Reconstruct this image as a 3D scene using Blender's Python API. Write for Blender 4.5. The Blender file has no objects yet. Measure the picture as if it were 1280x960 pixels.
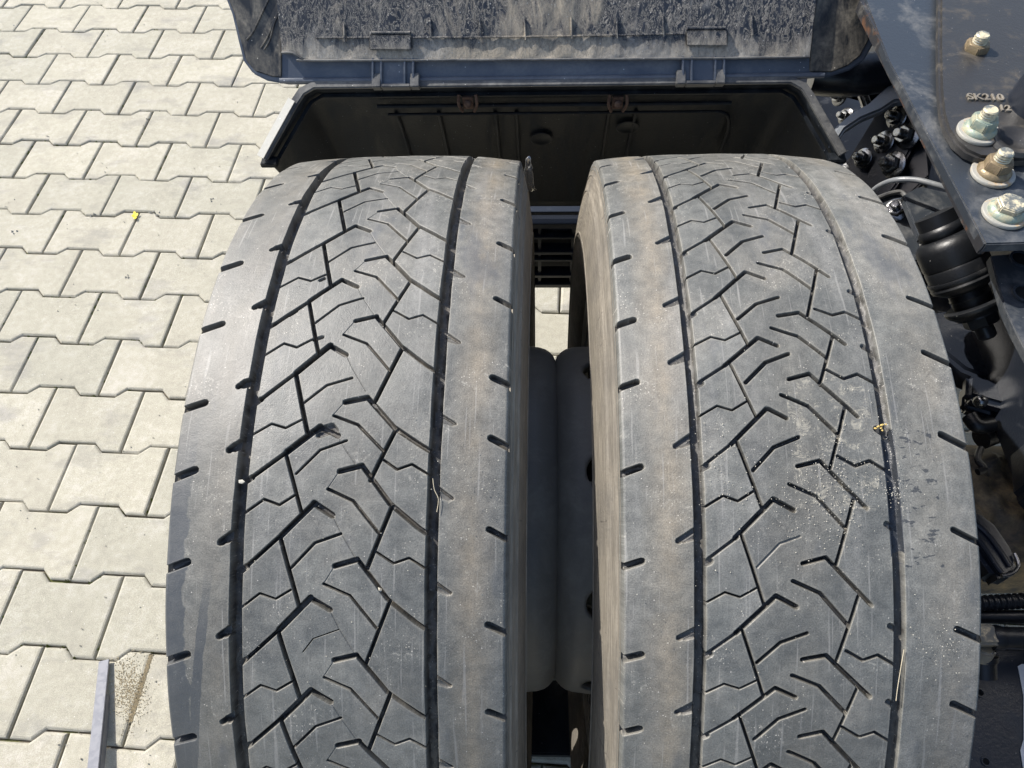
import bpy, bmesh, math, random
import numpy as np
from mathutils import Vector, Matrix
from mathutils.geometry import delaunay_2d_cdt
random.seed(7); rng = np.random.default_rng(7)
S = bpy.context.scene
COL = S.collection
# ---------------------------------------------------------------- camera (fitted from the paving grid)
CAM = np.array([-0.01733, -0.38665, 1.34401])
RT = np.array([0.99917296, 0.02648761, -0.03085133])
FW = np.array([-0.04029003, 0.54252513, -0.83907282])
UP = np.array([-0.00548741, 0.83962188, 0.54314362])
FPX = 926.42
cd = bpy.data.cameras.new('camera'); cam = bpy.data.objects.new('camera', cd); COL.objects.link(cam)
M = Matrix(((RT[0], UP[0], -FW[0], CAM[0]), (RT[1], UP[1], -FW[1], CAM[1]), (RT[2], UP[2], -FW[2], CAM[2]), (0, 0, 0, 1)))
cam.matrix_world = M
cd.sensor_width = 36; cd.lens = FPX/1280*36; cd.clip_start = 0.02; cd.clip_end = 500
S.camera = cam
# ---------------------------------------------------------------- light
SUN = Vector((-1, 0.6, 1.15)).normalized()
w = bpy.data.worlds.new('World'); S.world = w; w.use_nodes = True
nt = w.node_tree; sky = nt.nodes.new('ShaderNodeTexSky'); sky.sky_type = 'NISHITA'; sky.sun_disc = False
el = math.asin(SUN.z)
sky.sun_elevation = el; sky.sun_rotation = math.atan2(SUN.x, SUN.y)
sky.air_density = 1.0; sky.dust_density = 2.0
nt.nodes['Background'].inputs[1].default_value = 0.135
nt.links.new(sky.outputs[0], nt.nodes['Background'].inputs[0])
ld = bpy.data.lights.new('sun', 'SUN'); ld.energy = 4.7; ld.angle = math.radians(0.5); ld.color = (1, .95, .88)
lo = bpy.data.objects.new('sun', ld); COL.objects.link(lo); lo.rotation_euler = SUN.to_track_quat('Z', 'Y').to_euler(); lo.location = (-3, 2, 4)
S.view_settings.view_transform = 'Standard'; S.view_settings.look = 'None'; S.view_settings.exposure = 0.72; S.view_settings.gamma = 1
S.render.resolution_x = 1024; S.render.resolution_y = 768
S.render.engine = 'CYCLES'

# ---------------------------------------------------------------- helpers: photo ray -> point at a height / plane
def ray(x, y): return FW*FPX + RT*(x-640) - UP*(y-480)
def onz(x, y, z): d = ray(x, y); return Vector(CAM + d*(z-CAM[2])/d[2])
def onplane(x, y, P, n): d = ray(x, y); P = np.array(P); n = np.array(n); return Vector(CAM + d*(((P-CAM) @ n)/(d @ n)))
ZC, R = 0.4359, 0.4479

def tag(o, label=None, cat=None, group=None, kind=None):
    if label: o['label'] = label
    if cat: o['category'] = cat
    if group: o['group'] = group
    if kind: o['kind'] = kind
    return o
def thing(name, label, cat, loc=(0, 0, 0), group=None):
    o = bpy.data.objects.new(name, None); COL.objects.link(o); o.location = loc; o.empty_display_size = .05
    return tag(o, label, cat, group)
def link(name, me, parent=None):
    o = bpy.data.objects.new(name, me); COL.objects.link(o)
    if parent:
        o.parent = parent
        if 0: pass
    return o
def obj(name, bm, m, parent=None, smooth=35, bevel=0, seg=2):
    """bm in WORLD coordinates; the object's origin goes to the parent's origin"""
    me = bpy.data.meshes.new(name)
    bmesh.ops.recalc_face_normals(bm, faces=bm.faces)
    if bevel:
        ed = [e for e in bm.edges if len(e.link_faces) == 2 and e.calc_face_angle(0) > .5]
        bmesh.ops.bevel(bm, geom=ed, offset=bevel, segments=seg, affect='EDGES', clamp_overlap=True)
    off = Vector((0, 0, 0)); p = parent
    while p: off += p.location; p = p.parent
    if parent: bmesh.ops.translate(bm, verts=bm.verts, vec=-off)
    bm.to_mesh(me); bm.free()
    if m: me.materials.append(m)
    o = link(name, me, parent)
    if smooth:
        for p in me.polygons: p.use_smooth = True
        me.set_sharp_from_angle(angle=math.radians(smooth))
    return o
def prism(bm, pts, vec):
    """pts: world 3d polygon, vec: extrusion"""
    a = [bm.verts.new(p) for p in pts]; b = [bm.verts.new(Vector(p)+Vector(vec)) for p in pts]
    bm.faces.new(a); bm.faces.new(b[::-1]); n = len(a)
    for i in range(n): bm.faces.new((a[i], b[i], b[(i+1) % n], a[(i+1) % n]))
def frame_of(d):
    d = Vector(d).normalized(); q = d.to_track_quat('Z', 'Y'); return q @ Vector((1, 0, 0)), q @ Vector((0, 1, 0)), d
def lathe(bm, org, axis, prof, n=32, rot=0, cap=True, square=None):
    """prof: [(along, radius)]"""
    X, Y, Z = frame_of(axis); rings = []
    for t, r in prof:
        rings.append([bm.verts.new(Vector(org)+Z*t+(X*math.cos(rot+2*math.pi*i/n)+Y*math.sin(rot+2*math.pi*i/n))*r) for i in range(n)])
    for a, b in zip(rings[:-1], rings[1:]):
        for i in range(n): bm.faces.new((a[i], a[(i+1) % n], b[(i+1) % n], b[i]))
    if cap: bm.faces.new(rings[0][::-1]); bm.faces.new(rings[-1])
def tube(bm, pts, r, n=12, cap=True, sub=6):
    P = [Vector(p) for p in pts]
    if len(P) > 2 and sub:
        Q = []
        for i in range(len(P)-1):
            p0 = P[max(i-1, 0)]; p1 = P[i]; p2 = P[i+1]; p3 = P[min(i+2, len(P)-1)]
            for k in range(sub):
                t = k/sub
                Q.append(.5*((2*p1)+(-p0+p2)*t+(2*p0-5*p1+4*p2-p3)*t*t+(-p0+3*p1-3*p2+p3)*t**3))
        Q.append(P[-1]); P = Q
    rings = []; up = None
    for i, p in enumerate(P):
        d = (P[min(i+1, len(P)-1)]-P[max(i-1, 0)]).normalized()
        if up is None: up = d.orthogonal().normalized()
        up = (up - d*up.dot(d)).normalized(); s = d.cross(up)
        rr = r[i % len(r)] if isinstance(r, (list, tuple)) else r
        rings.append([bm.verts.new(p+(up*math.cos(2*math.pi*k/n)+s*math.sin(2*math.pi*k/n))*rr) for k in range(n)])
    for a, b in zip(rings[:-1], rings[1:]):
        for i in range(n): bm.faces.new((a[i], a[(i+1) % n], b[(i+1) % n], b[i]))
    if cap: bm.faces.new(rings[0][::-1]); bm.faces.new(rings[-1])
def box(bm, c, h, ax=None):
    """centre, half sizes, optional axes"""
    X, Y, Z = ax if ax else (Vector((1, 0, 0)), Vector((0, 1, 0)), Vector((0, 0, 1)))
    c = Vector(c); v = {}
    for i in (-1, 1):
        for j in (-1, 1):
            for k in (-1, 1): v[i, j, k] = bm.verts.new(c+X*h[0]*i+Y*h[1]*j+Z*h[2]*k)
    for f in (((-1,-1,-1),(-1,1,-1),(1,1,-1),(1,-1,-1)), ((-1,-1,1),(1,-1,1),(1,1,1),(-1,1,1)), ((-1,-1,-1),(1,-1,-1),(1,-1,1),(-1,-1,1)),
              ((-1,1,-1),(-1,1,1),(1,1,1),(1,1,-1)), ((-1,-1,-1),(-1,-1,1),(-1,1,1),(-1,1,-1)), ((1,-1,-1),(1,1,-1),(1,1,1),(1,-1,1))):
        bm.faces.new([v[q] for q in f])

# ---------------------------------------------------------------- materials
class NT:
    def __init__(s, name):
        s.m = bpy.data.materials.new(name); s.m.use_nodes = True; s.t = s.m.node_tree; s.b = s.t.nodes['Principled BSDF']
        s.tc = s.t.nodes.new('ShaderNodeTexCoord'); s.geo = s.t.nodes.new('ShaderNodeNewGeometry')
    def n(s, typ, **k):
        x = s.t.nodes.new(typ)
        for a, v in k.items(): setattr(x, a, v)
        return x
    def l(s, a, b): s.t.links.new(a, b)
    def pos(s, scale=(1, 1, 1), src=None, rot=(0, 0, 0)):
        mp = s.n('ShaderNodeMapping'); mp.inputs['Scale'].default_value = scale; mp.inputs['Rotation'].default_value = rot
        s.l(src or s.geo.outputs['Position'], mp.inputs[0]); return mp.outputs[0]
    def noise(s, sc, det=4, rough=.55, vec=None, dist=0):
        x = s.n('ShaderNodeTexNoise'); x.inputs['Scale'].default_value = sc; x.inputs['Detail'].default_value = det
        x.inputs['Roughness'].default_value = rough; x.inputs['Distortion'].default_value = dist
        s.l(vec or s.geo.outputs['Position'], x.inputs['Vector']); return x.outputs['Fac']
    def ramp(s, f, stops):
        x = s.n('ShaderNodeValToRGB'); e = x.color_ramp.elements
        while len(e) < len(stops): e.new(.5)
        for q, (p, c) in zip(e, stops):
            q.position = p; q.color = (c, c, c, 1) if isinstance(c, (int, float)) else (*c, 1)
        s.l(f, x.inputs[0]); return x.outputs[0]
    def mix(s, f, a, b, mode='MIX'):
        x = s.n('ShaderNodeMix', data_type='RGBA', blend_type=mode)
        for i, v in ((0, f), (6, a), (7, b)):
            if isinstance(v, (int, float)): x.inputs[i].default_value = v if i == 0 else (v, v, v, 1)
            elif isinstance(v, tuple): x.inputs[i].default_value = (*v, 1)
            else: s.l(v, x.inputs[i])
        return x.outputs[2]
    def math(s, op, a, b=0.):
        x = s.n('ShaderNodeMath', operation=op)
        for i, v in ((0, a), (1, b)):
            if isinstance(v, (int, float)): x.inputs[i].default_value = v
            else: s.l(v, x.inputs[i])
        return x.outputs[0]
    def voro(s, sc, vec=None, feat='F1'):
        x = s.n('ShaderNodeTexVoronoi', feature=feat); x.inputs['Scale'].default_value = sc
        s.l(vec or s.geo.outputs['Position'], x.inputs['Vector']); return x
    def specks(s, sc, size, keep, vec=None):
        v = s.voro(sc, vec); d = s.math('LESS_THAN', v.outputs['Distance'], size)
        sep = s.n('ShaderNodeSeparateColor'); s.l(v.outputs['Color'], sep.inputs[0])
        return s.math('MULTIPLY', d, s.math('LESS_THAN', sep.outputs[0], keep))
    def bump(s, h, dist, st=1.):
        x = s.n('ShaderNodeBump'); x.inputs['Strength'].default_value = st; x.inputs['Distance'].default_value = dist
        s.l(h, x.inputs['Height']); s.l(x.outputs[0], s.b.inputs['Normal']); return x
    def out(s, col=None, rough=None, metal=0, spec=.5):
        for key, v in (('Base Color', col), ('Roughness', rough)):
            if v is None: continue
            if isinstance(v, tuple): s.b.inputs[key].default_value = (*v, 1)
            elif isinstance(v, (int, float)): s.b.inputs[key].default_value = v
            else: s.l(v, s.b.inputs[key])
        s.b.inputs['Metallic'].default_value = metal; s.b.inputs['Specular IOR Level'].default_value = spec
        return s.m

def m_paver():
    s = NT('concrete_paver'); p = s.geo.outputs['Position']
    oi = s.n('ShaderNodeObjectInfo')
    a = s.noise(9, 5, .6); b = s.noise(700, 3, .7); c = s.noise(60, 4, .6)
    col = s.ramp(s.math('ADD', s.math('MULTIPLY', a, .5), s.math('MULTIPLY', c, .5)), [(.35, (.318, .302, .250)), (.5, (.368, .352, .288)), (.66, (.43, .41, .355))])
    col = s.mix(.55, col, s.ramp(b, [(.34, .55), (.5, .97), (.66, 1.35)]), 'MULTIPLY')
    col = s.mix(1., col, s.ramp(oi.outputs['Random'], [(0, (.92, .925, .92)), (.35, (.98, .975, .96)), (.7, (1.0, .99, .98)), (1, (1.07, 1.06, 1.04))]), 'MULTIPLY')
    # grey oily stains
    st = s.ramp(s.noise(7, 3, .5, s.pos((1, 1.6, 1))), [(.60, 0), (.72, .45)])
    col = s.mix(st, col, (.19, .185, .18))
    col = s.mix(s.specks(150, .14, .02), col, (.16, .15, .13))
    col = s.mix(s.specks(190, .16, .05), col, (.55, .53, .48))
    col = s.mix(s.math('MULTIPLY', s.ramp(s.noise(26, 4, .65), [(.62, 0), (.75, 1)]), .35), col, (.42, .40, .35))
    col = s.mix(s.math('MULTIPLY', s.ramp(s.noise(4.5, 5, .7, s.pos((1, 2.5, 1))), [(.56, 0), (.63, 1)]), .30), col, (.20, .195, .18))
    col = s.mix(s.math('MULTIPLY', s.ramp(s.noise(85, 5, .75), [(.60, 0), (.66, 1)]), .30), col, (.24, .225, .19))
    s.bump(s.math('ADD', b, s.math('MULTIPLY', c, .8)), .0014, .8)
    return s.out(col, .9, spec=.25)
def m_sand():
    s = NT('joint_sand'); a = s.noise(14, 4, .6); b = s.noise(500, 3, .7)
    col = s.mix(s.ramp(a, [(.50, 0), (.62, 1)]), (.20, .175, .135), (.13, .14, .05))
    col = s.mix(.6, col, s.ramp(b, [(.3, .5), (.7, 1.3)]), 'MULTIPLY')
    s.bump(b, .003); return s.out(col, .95, spec=.2)
def m_tread(name, dust, tanband, side=0):
    """worn rubber: UV = (across, along) in metres; attribute 'groove' = 1 inside grooves"""
    s = NT(name); uv = s.n('ShaderNodeUVMap'); uv.uv_map = 'UVMap'; U = uv.outputs[0]
    sx = s.n('ShaderNodeSeparateXYZ'); s.l(U, sx.inputs[0]); u = sx.outputs[0]
    a = s.noise(16, 6, .65, U); fine = s.noise(900, 4, .75, U); mid = s.noise(110, 5, .7, U); st = s.noise(30, 4, .6, s.pos((1, .12, 1), U))
    base = s.ramp(a, [(.3, (.067*dust, .069*dust, .065*dust)), (.5, (.095*dust, .096*dust, .088*dust)), (.7, (.135*dust, .133*dust, .119*dust))])
    # brown dirt bands running round the shoulders
    band = None
    for c0, wd, amp in tanband:
        g = s.math('SUBTRACT', 1., s.math('MULTIPLY', s.math('ABSOLUTE', s.math('SUBTRACT', u, c0)), 1/wd))
        g = s.math('MULTIPLY', s.math('MAXIMUM', g, 0.), amp)
        band = g if band is None else s.math('MAXIMUM', band, g)
    f = s.math('MULTIPLY', band, s.ramp(s.noise(22, 5, .6, U), [(.33, .25), (.62, 1.)]))
    base = s.mix(f, base, (.185*dust, .158*dust, .118*dust))
    base = s.mix(s.math('MULTIPLY', s.ramp(s.noise(9, 5, .6, U), [(.5, 0), (.7, 1)]), .4), base, (.17*dust, .155*dust, .13*dust))
    base = s.mix(s.math('MULTIPLY', s.ramp(st, [(.52, 0), (.72, 1)]), .45), base, (.19*dust, .185*dust, .172*dust))
    base = s.mix(.5, base, s.ramp(mid, [(.34, .6), (.5, 1.), (.66, 1.4)]), 'MULTIPLY')
    base = s.mix(.75, base, s.ramp(fine, [(.34, .6), (.5, 1.), (.66, 1.45)]), 'MULTIPLY')
    oi = s.n('ShaderNodeObjectInfo')
    base = s.mix(1., base, s.ramp(oi.outputs['Random'], [(0, .86), (1, 1.12)]), 'MULTIPLY')
    # fine scratches along and across
    for rz_, sc_ in ((.5, 1.), (-1.1, 1.3), (1.5, .8)):
        sr = s.noise(260*sc_, 2, .5, s.pos((1, .035, 1), U, (0, 0, rz_)))
        base = s.mix(s.math('MULTIPLY', s.ramp(sr, [(.67, 0), (.71, 1)]), .35), base, (.30, .29, .27))
    # clustered grit and pale scuffs
    clus = s.ramp(s.noise(20, 4, .7, U), [(.5, 0), (.64, 1)])
    base = s.mix(s.math('MULTIPLY', s.specks(520, .22, .3, U), clus), base, (.46, .43, .37))
    base = s.mix(s.specks(260, .10, .08, U), base, (.45, .42, .38))
    base = s.mix(s.math('MULTIPLY', s.math('MULTIPLY', s.ramp(s.noise(190, 4, .8, U, .6), [(.57, 0), (.63, 1)]), clus), .45), base, (.40, .38, .33))
    # dark damp smears on the shoulder ribs
    base = s.mix(s.math('MULTIPLY', s.ramp(s.noise(7, 4, .6, s.pos((2.2, 1, 1), U)), [(.60, 0), (.67, 1)]), .45), base, (.062, .068, .078))
    ae = s.n('ShaderNodeAttribute'); ae.attribute_name = 'edge'
    base = s.mix(s.math('MULTIPLY', s.math('MULTIPLY', ae.outputs['Fac'], s.ramp(s.noise(45, 4, .7, U), [(.40, .0), (.62, 1)])), .38), base, (.25, .23, .19))
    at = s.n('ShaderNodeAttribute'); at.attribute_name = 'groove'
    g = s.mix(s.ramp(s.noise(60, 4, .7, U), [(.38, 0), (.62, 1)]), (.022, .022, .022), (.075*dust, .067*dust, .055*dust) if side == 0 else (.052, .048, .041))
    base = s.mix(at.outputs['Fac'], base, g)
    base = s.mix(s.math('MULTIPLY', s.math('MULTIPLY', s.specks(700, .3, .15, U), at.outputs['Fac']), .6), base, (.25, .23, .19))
    sxv = sx.outputs[1]; wet = None
    wob = s.math('MULTIPLY', s.math('SUBTRACT', s.noise(30, 4, .6, U), .5), .05)
    if side == 1:      # damp, oily run in the right groove and smears beside it
        du = s.math('ABSOLUTE', s.math('SUBTRACT', u, .0655)); dv = s.math('ABSOLUTE', s.math('SUBTRACT', sxv, .165))
        wet = s.math('MULTIPLY', s.math('LESS_THAN', du, .0048), s.math('LESS_THAN', s.math('ADD', dv, wob), .042))
        sm_ = s.math('MULTIPLY', s.ramp(s.noise(95, 4, .6, s.pos((1, 1.8, 1), U)), [(.58, 0), (.61, 1)]), s.math('MULTIPLY', s.math('LESS_THAN', s.math('ABSOLUTE', s.math('SUBTRACT', u, .082)), .016), s.math('LESS_THAN', dv, .05)))
        wet = s.math('MAXIMUM', wet, s.math('MULTIPLY', sm_, .75))
        gr2 = s.math('MULTIPLY', s.math('LESS_THAN', s.math('ABSOLUTE', s.math('SUBTRACT', u, .026)), .03), s.math('LESS_THAN', s.math('ABSOLUTE', s.math('SUBTRACT', sxv, .125)), .05))
        pal = s.math('MULTIPLY', s.ramp(s.noise(70, 6, .85, U, .5), [(.53, 0), (.60, 1)]), gr2)
        base = s.mix(s.math('MULTIPLY', pal, .55), base, (.36, .335, .27))
        wet = s.math('MAXIMUM', wet, s.math('MULTIPLY', s.math('MULTIPLY', at.outputs['Fac'], gr2), s.ramp(s.noise(60, 3, .6, U), [(.45, 0), (.52, .9)])))
    else:              # washed dark band on the outer shoulder with a drip edge
        ed_ = s.math('ADD', s.math('ADD', u, .1085), s.math('MULTIPLY', wob, .45))
        wet = s.math('MULTIPLY', s.ramp(s.math('MULTIPLY', ed_, -100.), [(0, 0), (.12, 1)]), s.ramp(sxv, [(.10, 0), (.19, .75)]))
        d2 = s.math('ABSOLUTE', s.math('SUBTRACT', s.math('ADD', u, s.math('MULTIPLY', s.math('SUBTRACT', sxv, .27), .12)), -.096))
        dr = s.math('MULTIPLY', s.math('LESS_THAN', s.math('ADD', d2, s.math('MULTIPLY', wob, .12)), .0035), s.ramp(sxv, [(.22, 0), (.27, .7)]))
        wet = s.math('MAXIMUM', wet, dr)
    base = s.mix(wet, base, (.026, .029, .034) if side == 1 else (.034, .040, .048))
    h = s.math('ADD', s.math('MULTIPLY', fine, .5), s.math('ADD', s.math('MULTIPLY', mid, .8), s.math('MULTIPLY', a, 1.)))
    s.bump(h, .0009, .55)
    rough = s.math('ADD', s.ramp(a, [(.3, .44), (.7, .60)]), s.math('MULTIPLY', s.math('SUBTRACT', mid, .5), .35))
    rough = s.math('SUBTRACT', rough, s.math('MULTIPLY', wet, .22 if side == 1 else .05))
    return s.out(base, rough, spec=.62)
def m_sidewall(dust):
    s = NT('sidewall_rubber'); p = s.tc.outputs['Object']
    sx = s.n('ShaderNodeSeparateXYZ'); s.l(p, sx.inputs[0])
    r = s.math('SQRT', s.math('ADD', s.math('POWER', sx.outputs[1], 2.), s.math('POWER', sx.outputs[2], 2.)))
    th = s.math('ARCTAN2', sx.outputs[2], sx.outputs[1])
    cb = s.n('ShaderNodeCombineXYZ'); s.l(s.math('MULTIPLY', r, 1.), cb.inputs[0]); s.l(s.math('MULTIPLY', th, .025), cb.inputs[1])
    streak = s.noise(420, 4, .7, cb.outputs[0]); blot = s.noise(14, 5, .65)
    col = s.ramp(streak, [(.3, (.12*dust, .105*dust, .083*dust)), (.5, (.20*dust, .178*dust, .142*dust)), (.7, (.29*dust, .262*dust, .215*dust))])
    col = s.mix(s.ramp(blot, [(.42, 0), (.62, .6)]), col, (.12*dust, .11*dust, .095*dust))
    cb2 = s.n('ShaderNodeCombineXYZ'); s.l(s.math('MULTIPLY', r, .16), cb2.inputs[0]); s.l(s.math('MULTIPLY', th, .45), cb2.inputs[1])
    nick = s.ramp(s.noise(150, 3, .6, cb2.outputs[0]), [(.30, 1), (.335, 0)])
    col = s.mix(s.math('MULTIPLY', nick, .6), col, (.045, .04, .035))
    s.bump(s.math('ADD', streak, s.math('MULTIPLY', s.noise(300, 4), .6)), .0012, .7)
    return s.out(col, .82, spec=.3)
def m_plastic(name, dark, dusty, amount, stripe=(1, 1, 1), rough=.5, sc=12, spec=.45):
    s = NT(name); a = s.noise(sc, 6, .65, s.pos(stripe), .6); b = s.noise(220, 4, .7)
    f = s.ramp(a, [(.5-amount, 0), (.78-amount*.5, 1)])
    f = s.math('MULTIPLY', f, s.ramp(b, [(.32, .45), (.6, 1)]))
    col = s.mix(f, dark, dusty)
    col = s.mix(s.specks(210, .14, .08), col, tuple(min(1, c*2.2+.04) for c in dusty))
    s.bump(b, .0006, .5)
    return s.out(col, s.math('ADD', s.math('MULTIPLY', f, .35), rough), spec=spec)
def m_splash():
    """inner face of the raised guard: dried mud run off in streaks"""
    s = NT('mud_splashed_plastic'); p = s.geo.outputs['Position']
    v = s.pos((1, .38, .38)); w1 = s.noise(46, 6, .72, v, 1.6); w2 = s.noise(130, 5, .7, s.pos((1, .5, .5)), 2.4); big = s.noise(7, 4, .6)
    sx = s.n('ShaderNodeSeparateXYZ'); s.l(p, sx.inputs[0])
    low = s.ramp(sx.outputs[2], [(.772, .25), (.797, .02)])      # the mud has collected along the lower edge
    _lft = s.math('MULTIPLY', s.ramp(s.math('ADD', sx.outputs[0], .5), [(.20, .17), (.55, 0)]), .7)
    f = s.ramp(s.math('ADD', s.math('ADD', s.math('MULTIPLY', w1, .62), s.math('MULTIPLY', big, .38)), low), [(.50, 0), (.565, .4), (.65, .8), (.8, 1)])
    dust = s.mix(s.ramp(s.noise(5, 3), [(.4, 0), (.6, 1)]), (.42, .36, .27), (.32, .32, .31))
    col = s.mix(f, (.014, .018, .027), dust)
    line = s.ramp(w2, [(.44, 0), (.47, 1), (.50, 0)])
    col = s.mix(s.math('MULTIPLY', line, .75), col, (.40, .38, .33))
    line2 = s.ramp(s.noise(70, 4, .6, s.pos((1, .5, .5)), 3.), [(.47, 0), (.5, 1), (.53, 0)])
    col = s.mix(s.math('MULTIPLY', line2, .35), col, (.015, .018, .022))
    col = s.mix(s.specks(260, .2, .10), col, (.36, .35, .32))
    s.bump(s.math('ADD', w1, s.math('ADD', s.math('MULTIPLY', line, .5), s.math('MULTIPLY', w2, .35))), .0022, .7)
    return s.out(col, s.math('ADD', s.math('MULTIPLY', f, .4), .42), spec=.5)
def m_paint(name, base, dust, amt, rough=.32, sc=20, rust=0., metal=0.):
    s = NT(name); a = s.noise(sc, 6, .7, None, .4); b = s.noise(260, 4, .7); f = s.ramp(a, [(.56-amt, 0), (.80-amt*.4, 1)])
    f = s.math('MULTIPLY', f, s.ramp(b, [(.3, .5), (.6, 1)]))
    col = s.mix(f, base, dust)
    if rust:
        col = s.mix(s.math('MULTIPLY', s.ramp(s.noise(38, 5, .7), [(.58-rust*.2, 0), (.68-rust*.1, 1)]), .8), col, (.11, .055, .028))
    col = s.mix(s.specks(330, .12, .05), col, (.30, .29, .27))
    s.bump(s.math('ADD', b, s.math('MULTIPLY', a, 1.5)), .0005, .5)
    return s.out(col, s.math('ADD', s.math('MULTIPLY', f, .4), rough), metal=metal, spec=.5)
def m_metal(name, col, rough, oxide, amt=.1, metal=.85, sc=120):
    s = NT(name); a = s.noise(sc, 5, .7); f = s.ramp(a, [(.55-amt, 0), (.68-amt, 1)])
    s.bump(s.noise(500, 3), .0004, .6)
    c = s.mix(f, col, oxide)
    o = s.out(c, s.math('ADD', s.math('MULTIPLY', f, .35), rough), spec=.5)
    s.l(s.math('MULTIPLY', s.math('SUBTRACT', 1., f), metal), s.b.inputs['Metallic']); return o
PAVER = m_paver(); SAND = m_sand()
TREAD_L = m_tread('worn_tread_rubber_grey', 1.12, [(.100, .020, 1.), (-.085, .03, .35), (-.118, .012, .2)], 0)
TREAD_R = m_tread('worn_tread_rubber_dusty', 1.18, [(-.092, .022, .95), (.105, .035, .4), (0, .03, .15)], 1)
SIDE_L = m_sidewall(1.05); SIDE_R = m_sidewall(.82)
RIM = m_paint('dusty_black_rim_paint', (.22, .205, .18), (.38, .355, .30), .10, .45, 16)
GUARD = m_plastic('black_guard_plastic', (.003, .0048, .0072), (.024, .028, .032), .06, (2.4, 1, .35), .5, 15, .22)
GUARD_LIP = m_plastic('dusty_guard_lip', (.045, .047, .050), (.19, .185, .17), .16, (1, 1, 1), .4, 26)
LIP_PALE = m_plastic('pale_guard_flange', (.52, .50, .43), (.62, .60, .53), .22, (1, 1, 1), .5, 30)  # far paler than the lip plastic, used on the left flange only
SPLASH = m_splash()
SPLASH_SIDE = m_plastic('dusty_black_guard_side', (.018, .020, .023), (.26, .23, .18), .10, (1, .5, .5), .4, 42)
LIP_BLUE = m_plastic('blue_grey_rinsed_plastic', (.075, .088, .112), (.18, .19, .205), .08, (.5, 1, 1), .3, 20)
BLACK = m_paint('black_chassis_paint', (.012, .015, .022), (.07, .075, .085), -.03, .28)
PLATE = m_paint('dusty_blue_black_plate', (.028, .033, .040), (.16, .16, .155), .06, .28, 18)
CAST = m_paint('dirty_black_casting', (.028, .027, .026), (.10, .085, .065), .03, .36, 34)
DIRT = m_paint('muddy_axle_paint', (.045, .042, .038), (.36, .28, .165), .16, .6, 30)
RUSTED = m_paint('rust_flecked_black_edge', (.022, .022, .024), (.12, .115, .10), .02, .45, 60, rust=.1)
ZINC = m_metal('weathered_zinc', (.40, .38, .31), .38, (.50, .44, .30), .08)
ZINCG = m_metal('greenish_zinc', (.24, .29, .24), .42, (.30, .29, .20), .1, .4)
BRONZE = m_metal('brown_zinc', (.22, .17, .10), .42, (.15, .11, .065), .1, .5)
WASH = m_metal('pale_oxidised_washer', (.36, .35, .31), .5, (.36, .24, .12), .02, .3, 60)
STEEL = m_metal('bare_steel', (.55, .55, .54), .22, (.16, .15, .13), -.02)
GALV = m_metal('galvanised_steel', (.15, .156, .178), .62, (.20, .205, .225), .05, .1, 90)
RUBBER = m_paint('black_rubber', (.007, .008, .010), (.05, .05, .05), 0, .42)
BRASS = m_metal('dull_brass', (.30, .26, .19), .45, (.20, .18, .14), .1, .6)
STICK = m_paint('white_sticker', (.70, .70, .69), (.5, .5, .48), 0, .5)
RUST = m_metal('rusty_clip_steel', (.10, .06, .04), .6, (.06, .032, .02), .1, .3)
def m_flat(name, c, r=.8, sc=300, var=.3):
    s = NT(name); b = s.noise(sc, 3, .6); return s.out(s.mix(var, c, s.ramp(b, [(.3, .55), (.7, 1.4)]), 'MULTIPLY'), r, spec=.3)
MOSS = m_flat('moss', (.10, .115, .022)); YELLOW = m_flat('yellow_leaf', (.62, .50, .03), .6)
STONE = m_flat('pale_grit_stone', (.42, .40, .34)); SAWDUST = m_flat('ochre_sand', (.50, .44, .32), .9, 300, .1); STRAW = m_flat('dry_straw', (.48, .42, .30))

# ================================================================= SETTING: paving
PO = Vector((-1.73225503, 1.90968326, 0)); PSI = -0.03794380
ax = Vector((math.cos(PSI), math.sin(PSI), 0)); ay = Vector((-math.sin(PSI), math.cos(PSI), 0))
LX, RP, FL = 0.2, 0.1356909, 0.0770
WA = RP-FL                      # half height at the waist
bm = bmesh.new()
gv = [bm.verts.new(v) for v in ((-60, -60, -.009), (60, -60, -.009), (60, 60, -.009), (-60, 60, -.009))]; bm.faces.new(gv)
ground = obj('pavement', bm, SAND); tag(ground, kind='structure')
def paver_bm(seed):
    g = .0017; rnd = random.Random(seed)
    top = [(-.1+g, FL-g), (-.059, FL-g), (-.039, WA-g), (.039, WA-g), (.059, FL-g), (.1-g, FL-g)]
    # the chamfered flank between flange and waist follows the photo (short at one side)
    out = top + [(x, -y) for x, y in reversed(top)]
    bm = bmesh.new(); rings = []
    ch = .0048
    # inset polygon by moving each vertex along its mitre
    n = len(out); ins = []
    for i in range(n):
        p0 = Vector(out[i-1]); p1 = Vector(out[i]); p2 = Vector(out[(i+1) % n])
        d0 = (p1-p0).normalized(); d1 = (p2-p1).normalized(); n0 = Vector((d0.y, -d0.x)); n1 = Vector((d1.y, -d1.x))
        m = (n0+n1).normalized(); ins.append(p1+m*(ch/max(.3, m.dot(n0))))
    top_ = [Vector(p) for p in out]
    for pts, z in ((top_, -.05), (top_, -.0036), ([a.lerp(b, .45) for a, b in zip(top_, ins)], -.0012), (ins, 0)):
        rings.append([bm.verts.new((p.x+rnd.uniform(-.0004, .0004), p.y+rnd.uniform(-.0004, .0004), z)) for p in pts])
    for a, b in zip(rings[:-1], rings[1:]):
        for i in range(n): bm.faces.new((a[i], a[(i+1) % n], b[(i+1) % n], b[i]))
    bm.faces.new(rings[-1]); bmesh.ops.recalc_face_normals(bm, faces=bm.faces)
    return bm
pm = []
for k in range(6):
    me = bpy.data.meshes.new('paver'); b = paver_bm(k); b.to_mesh(me); b.free(); me.materials.append(PAVER); pm.append(me)
cells = []
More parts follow.
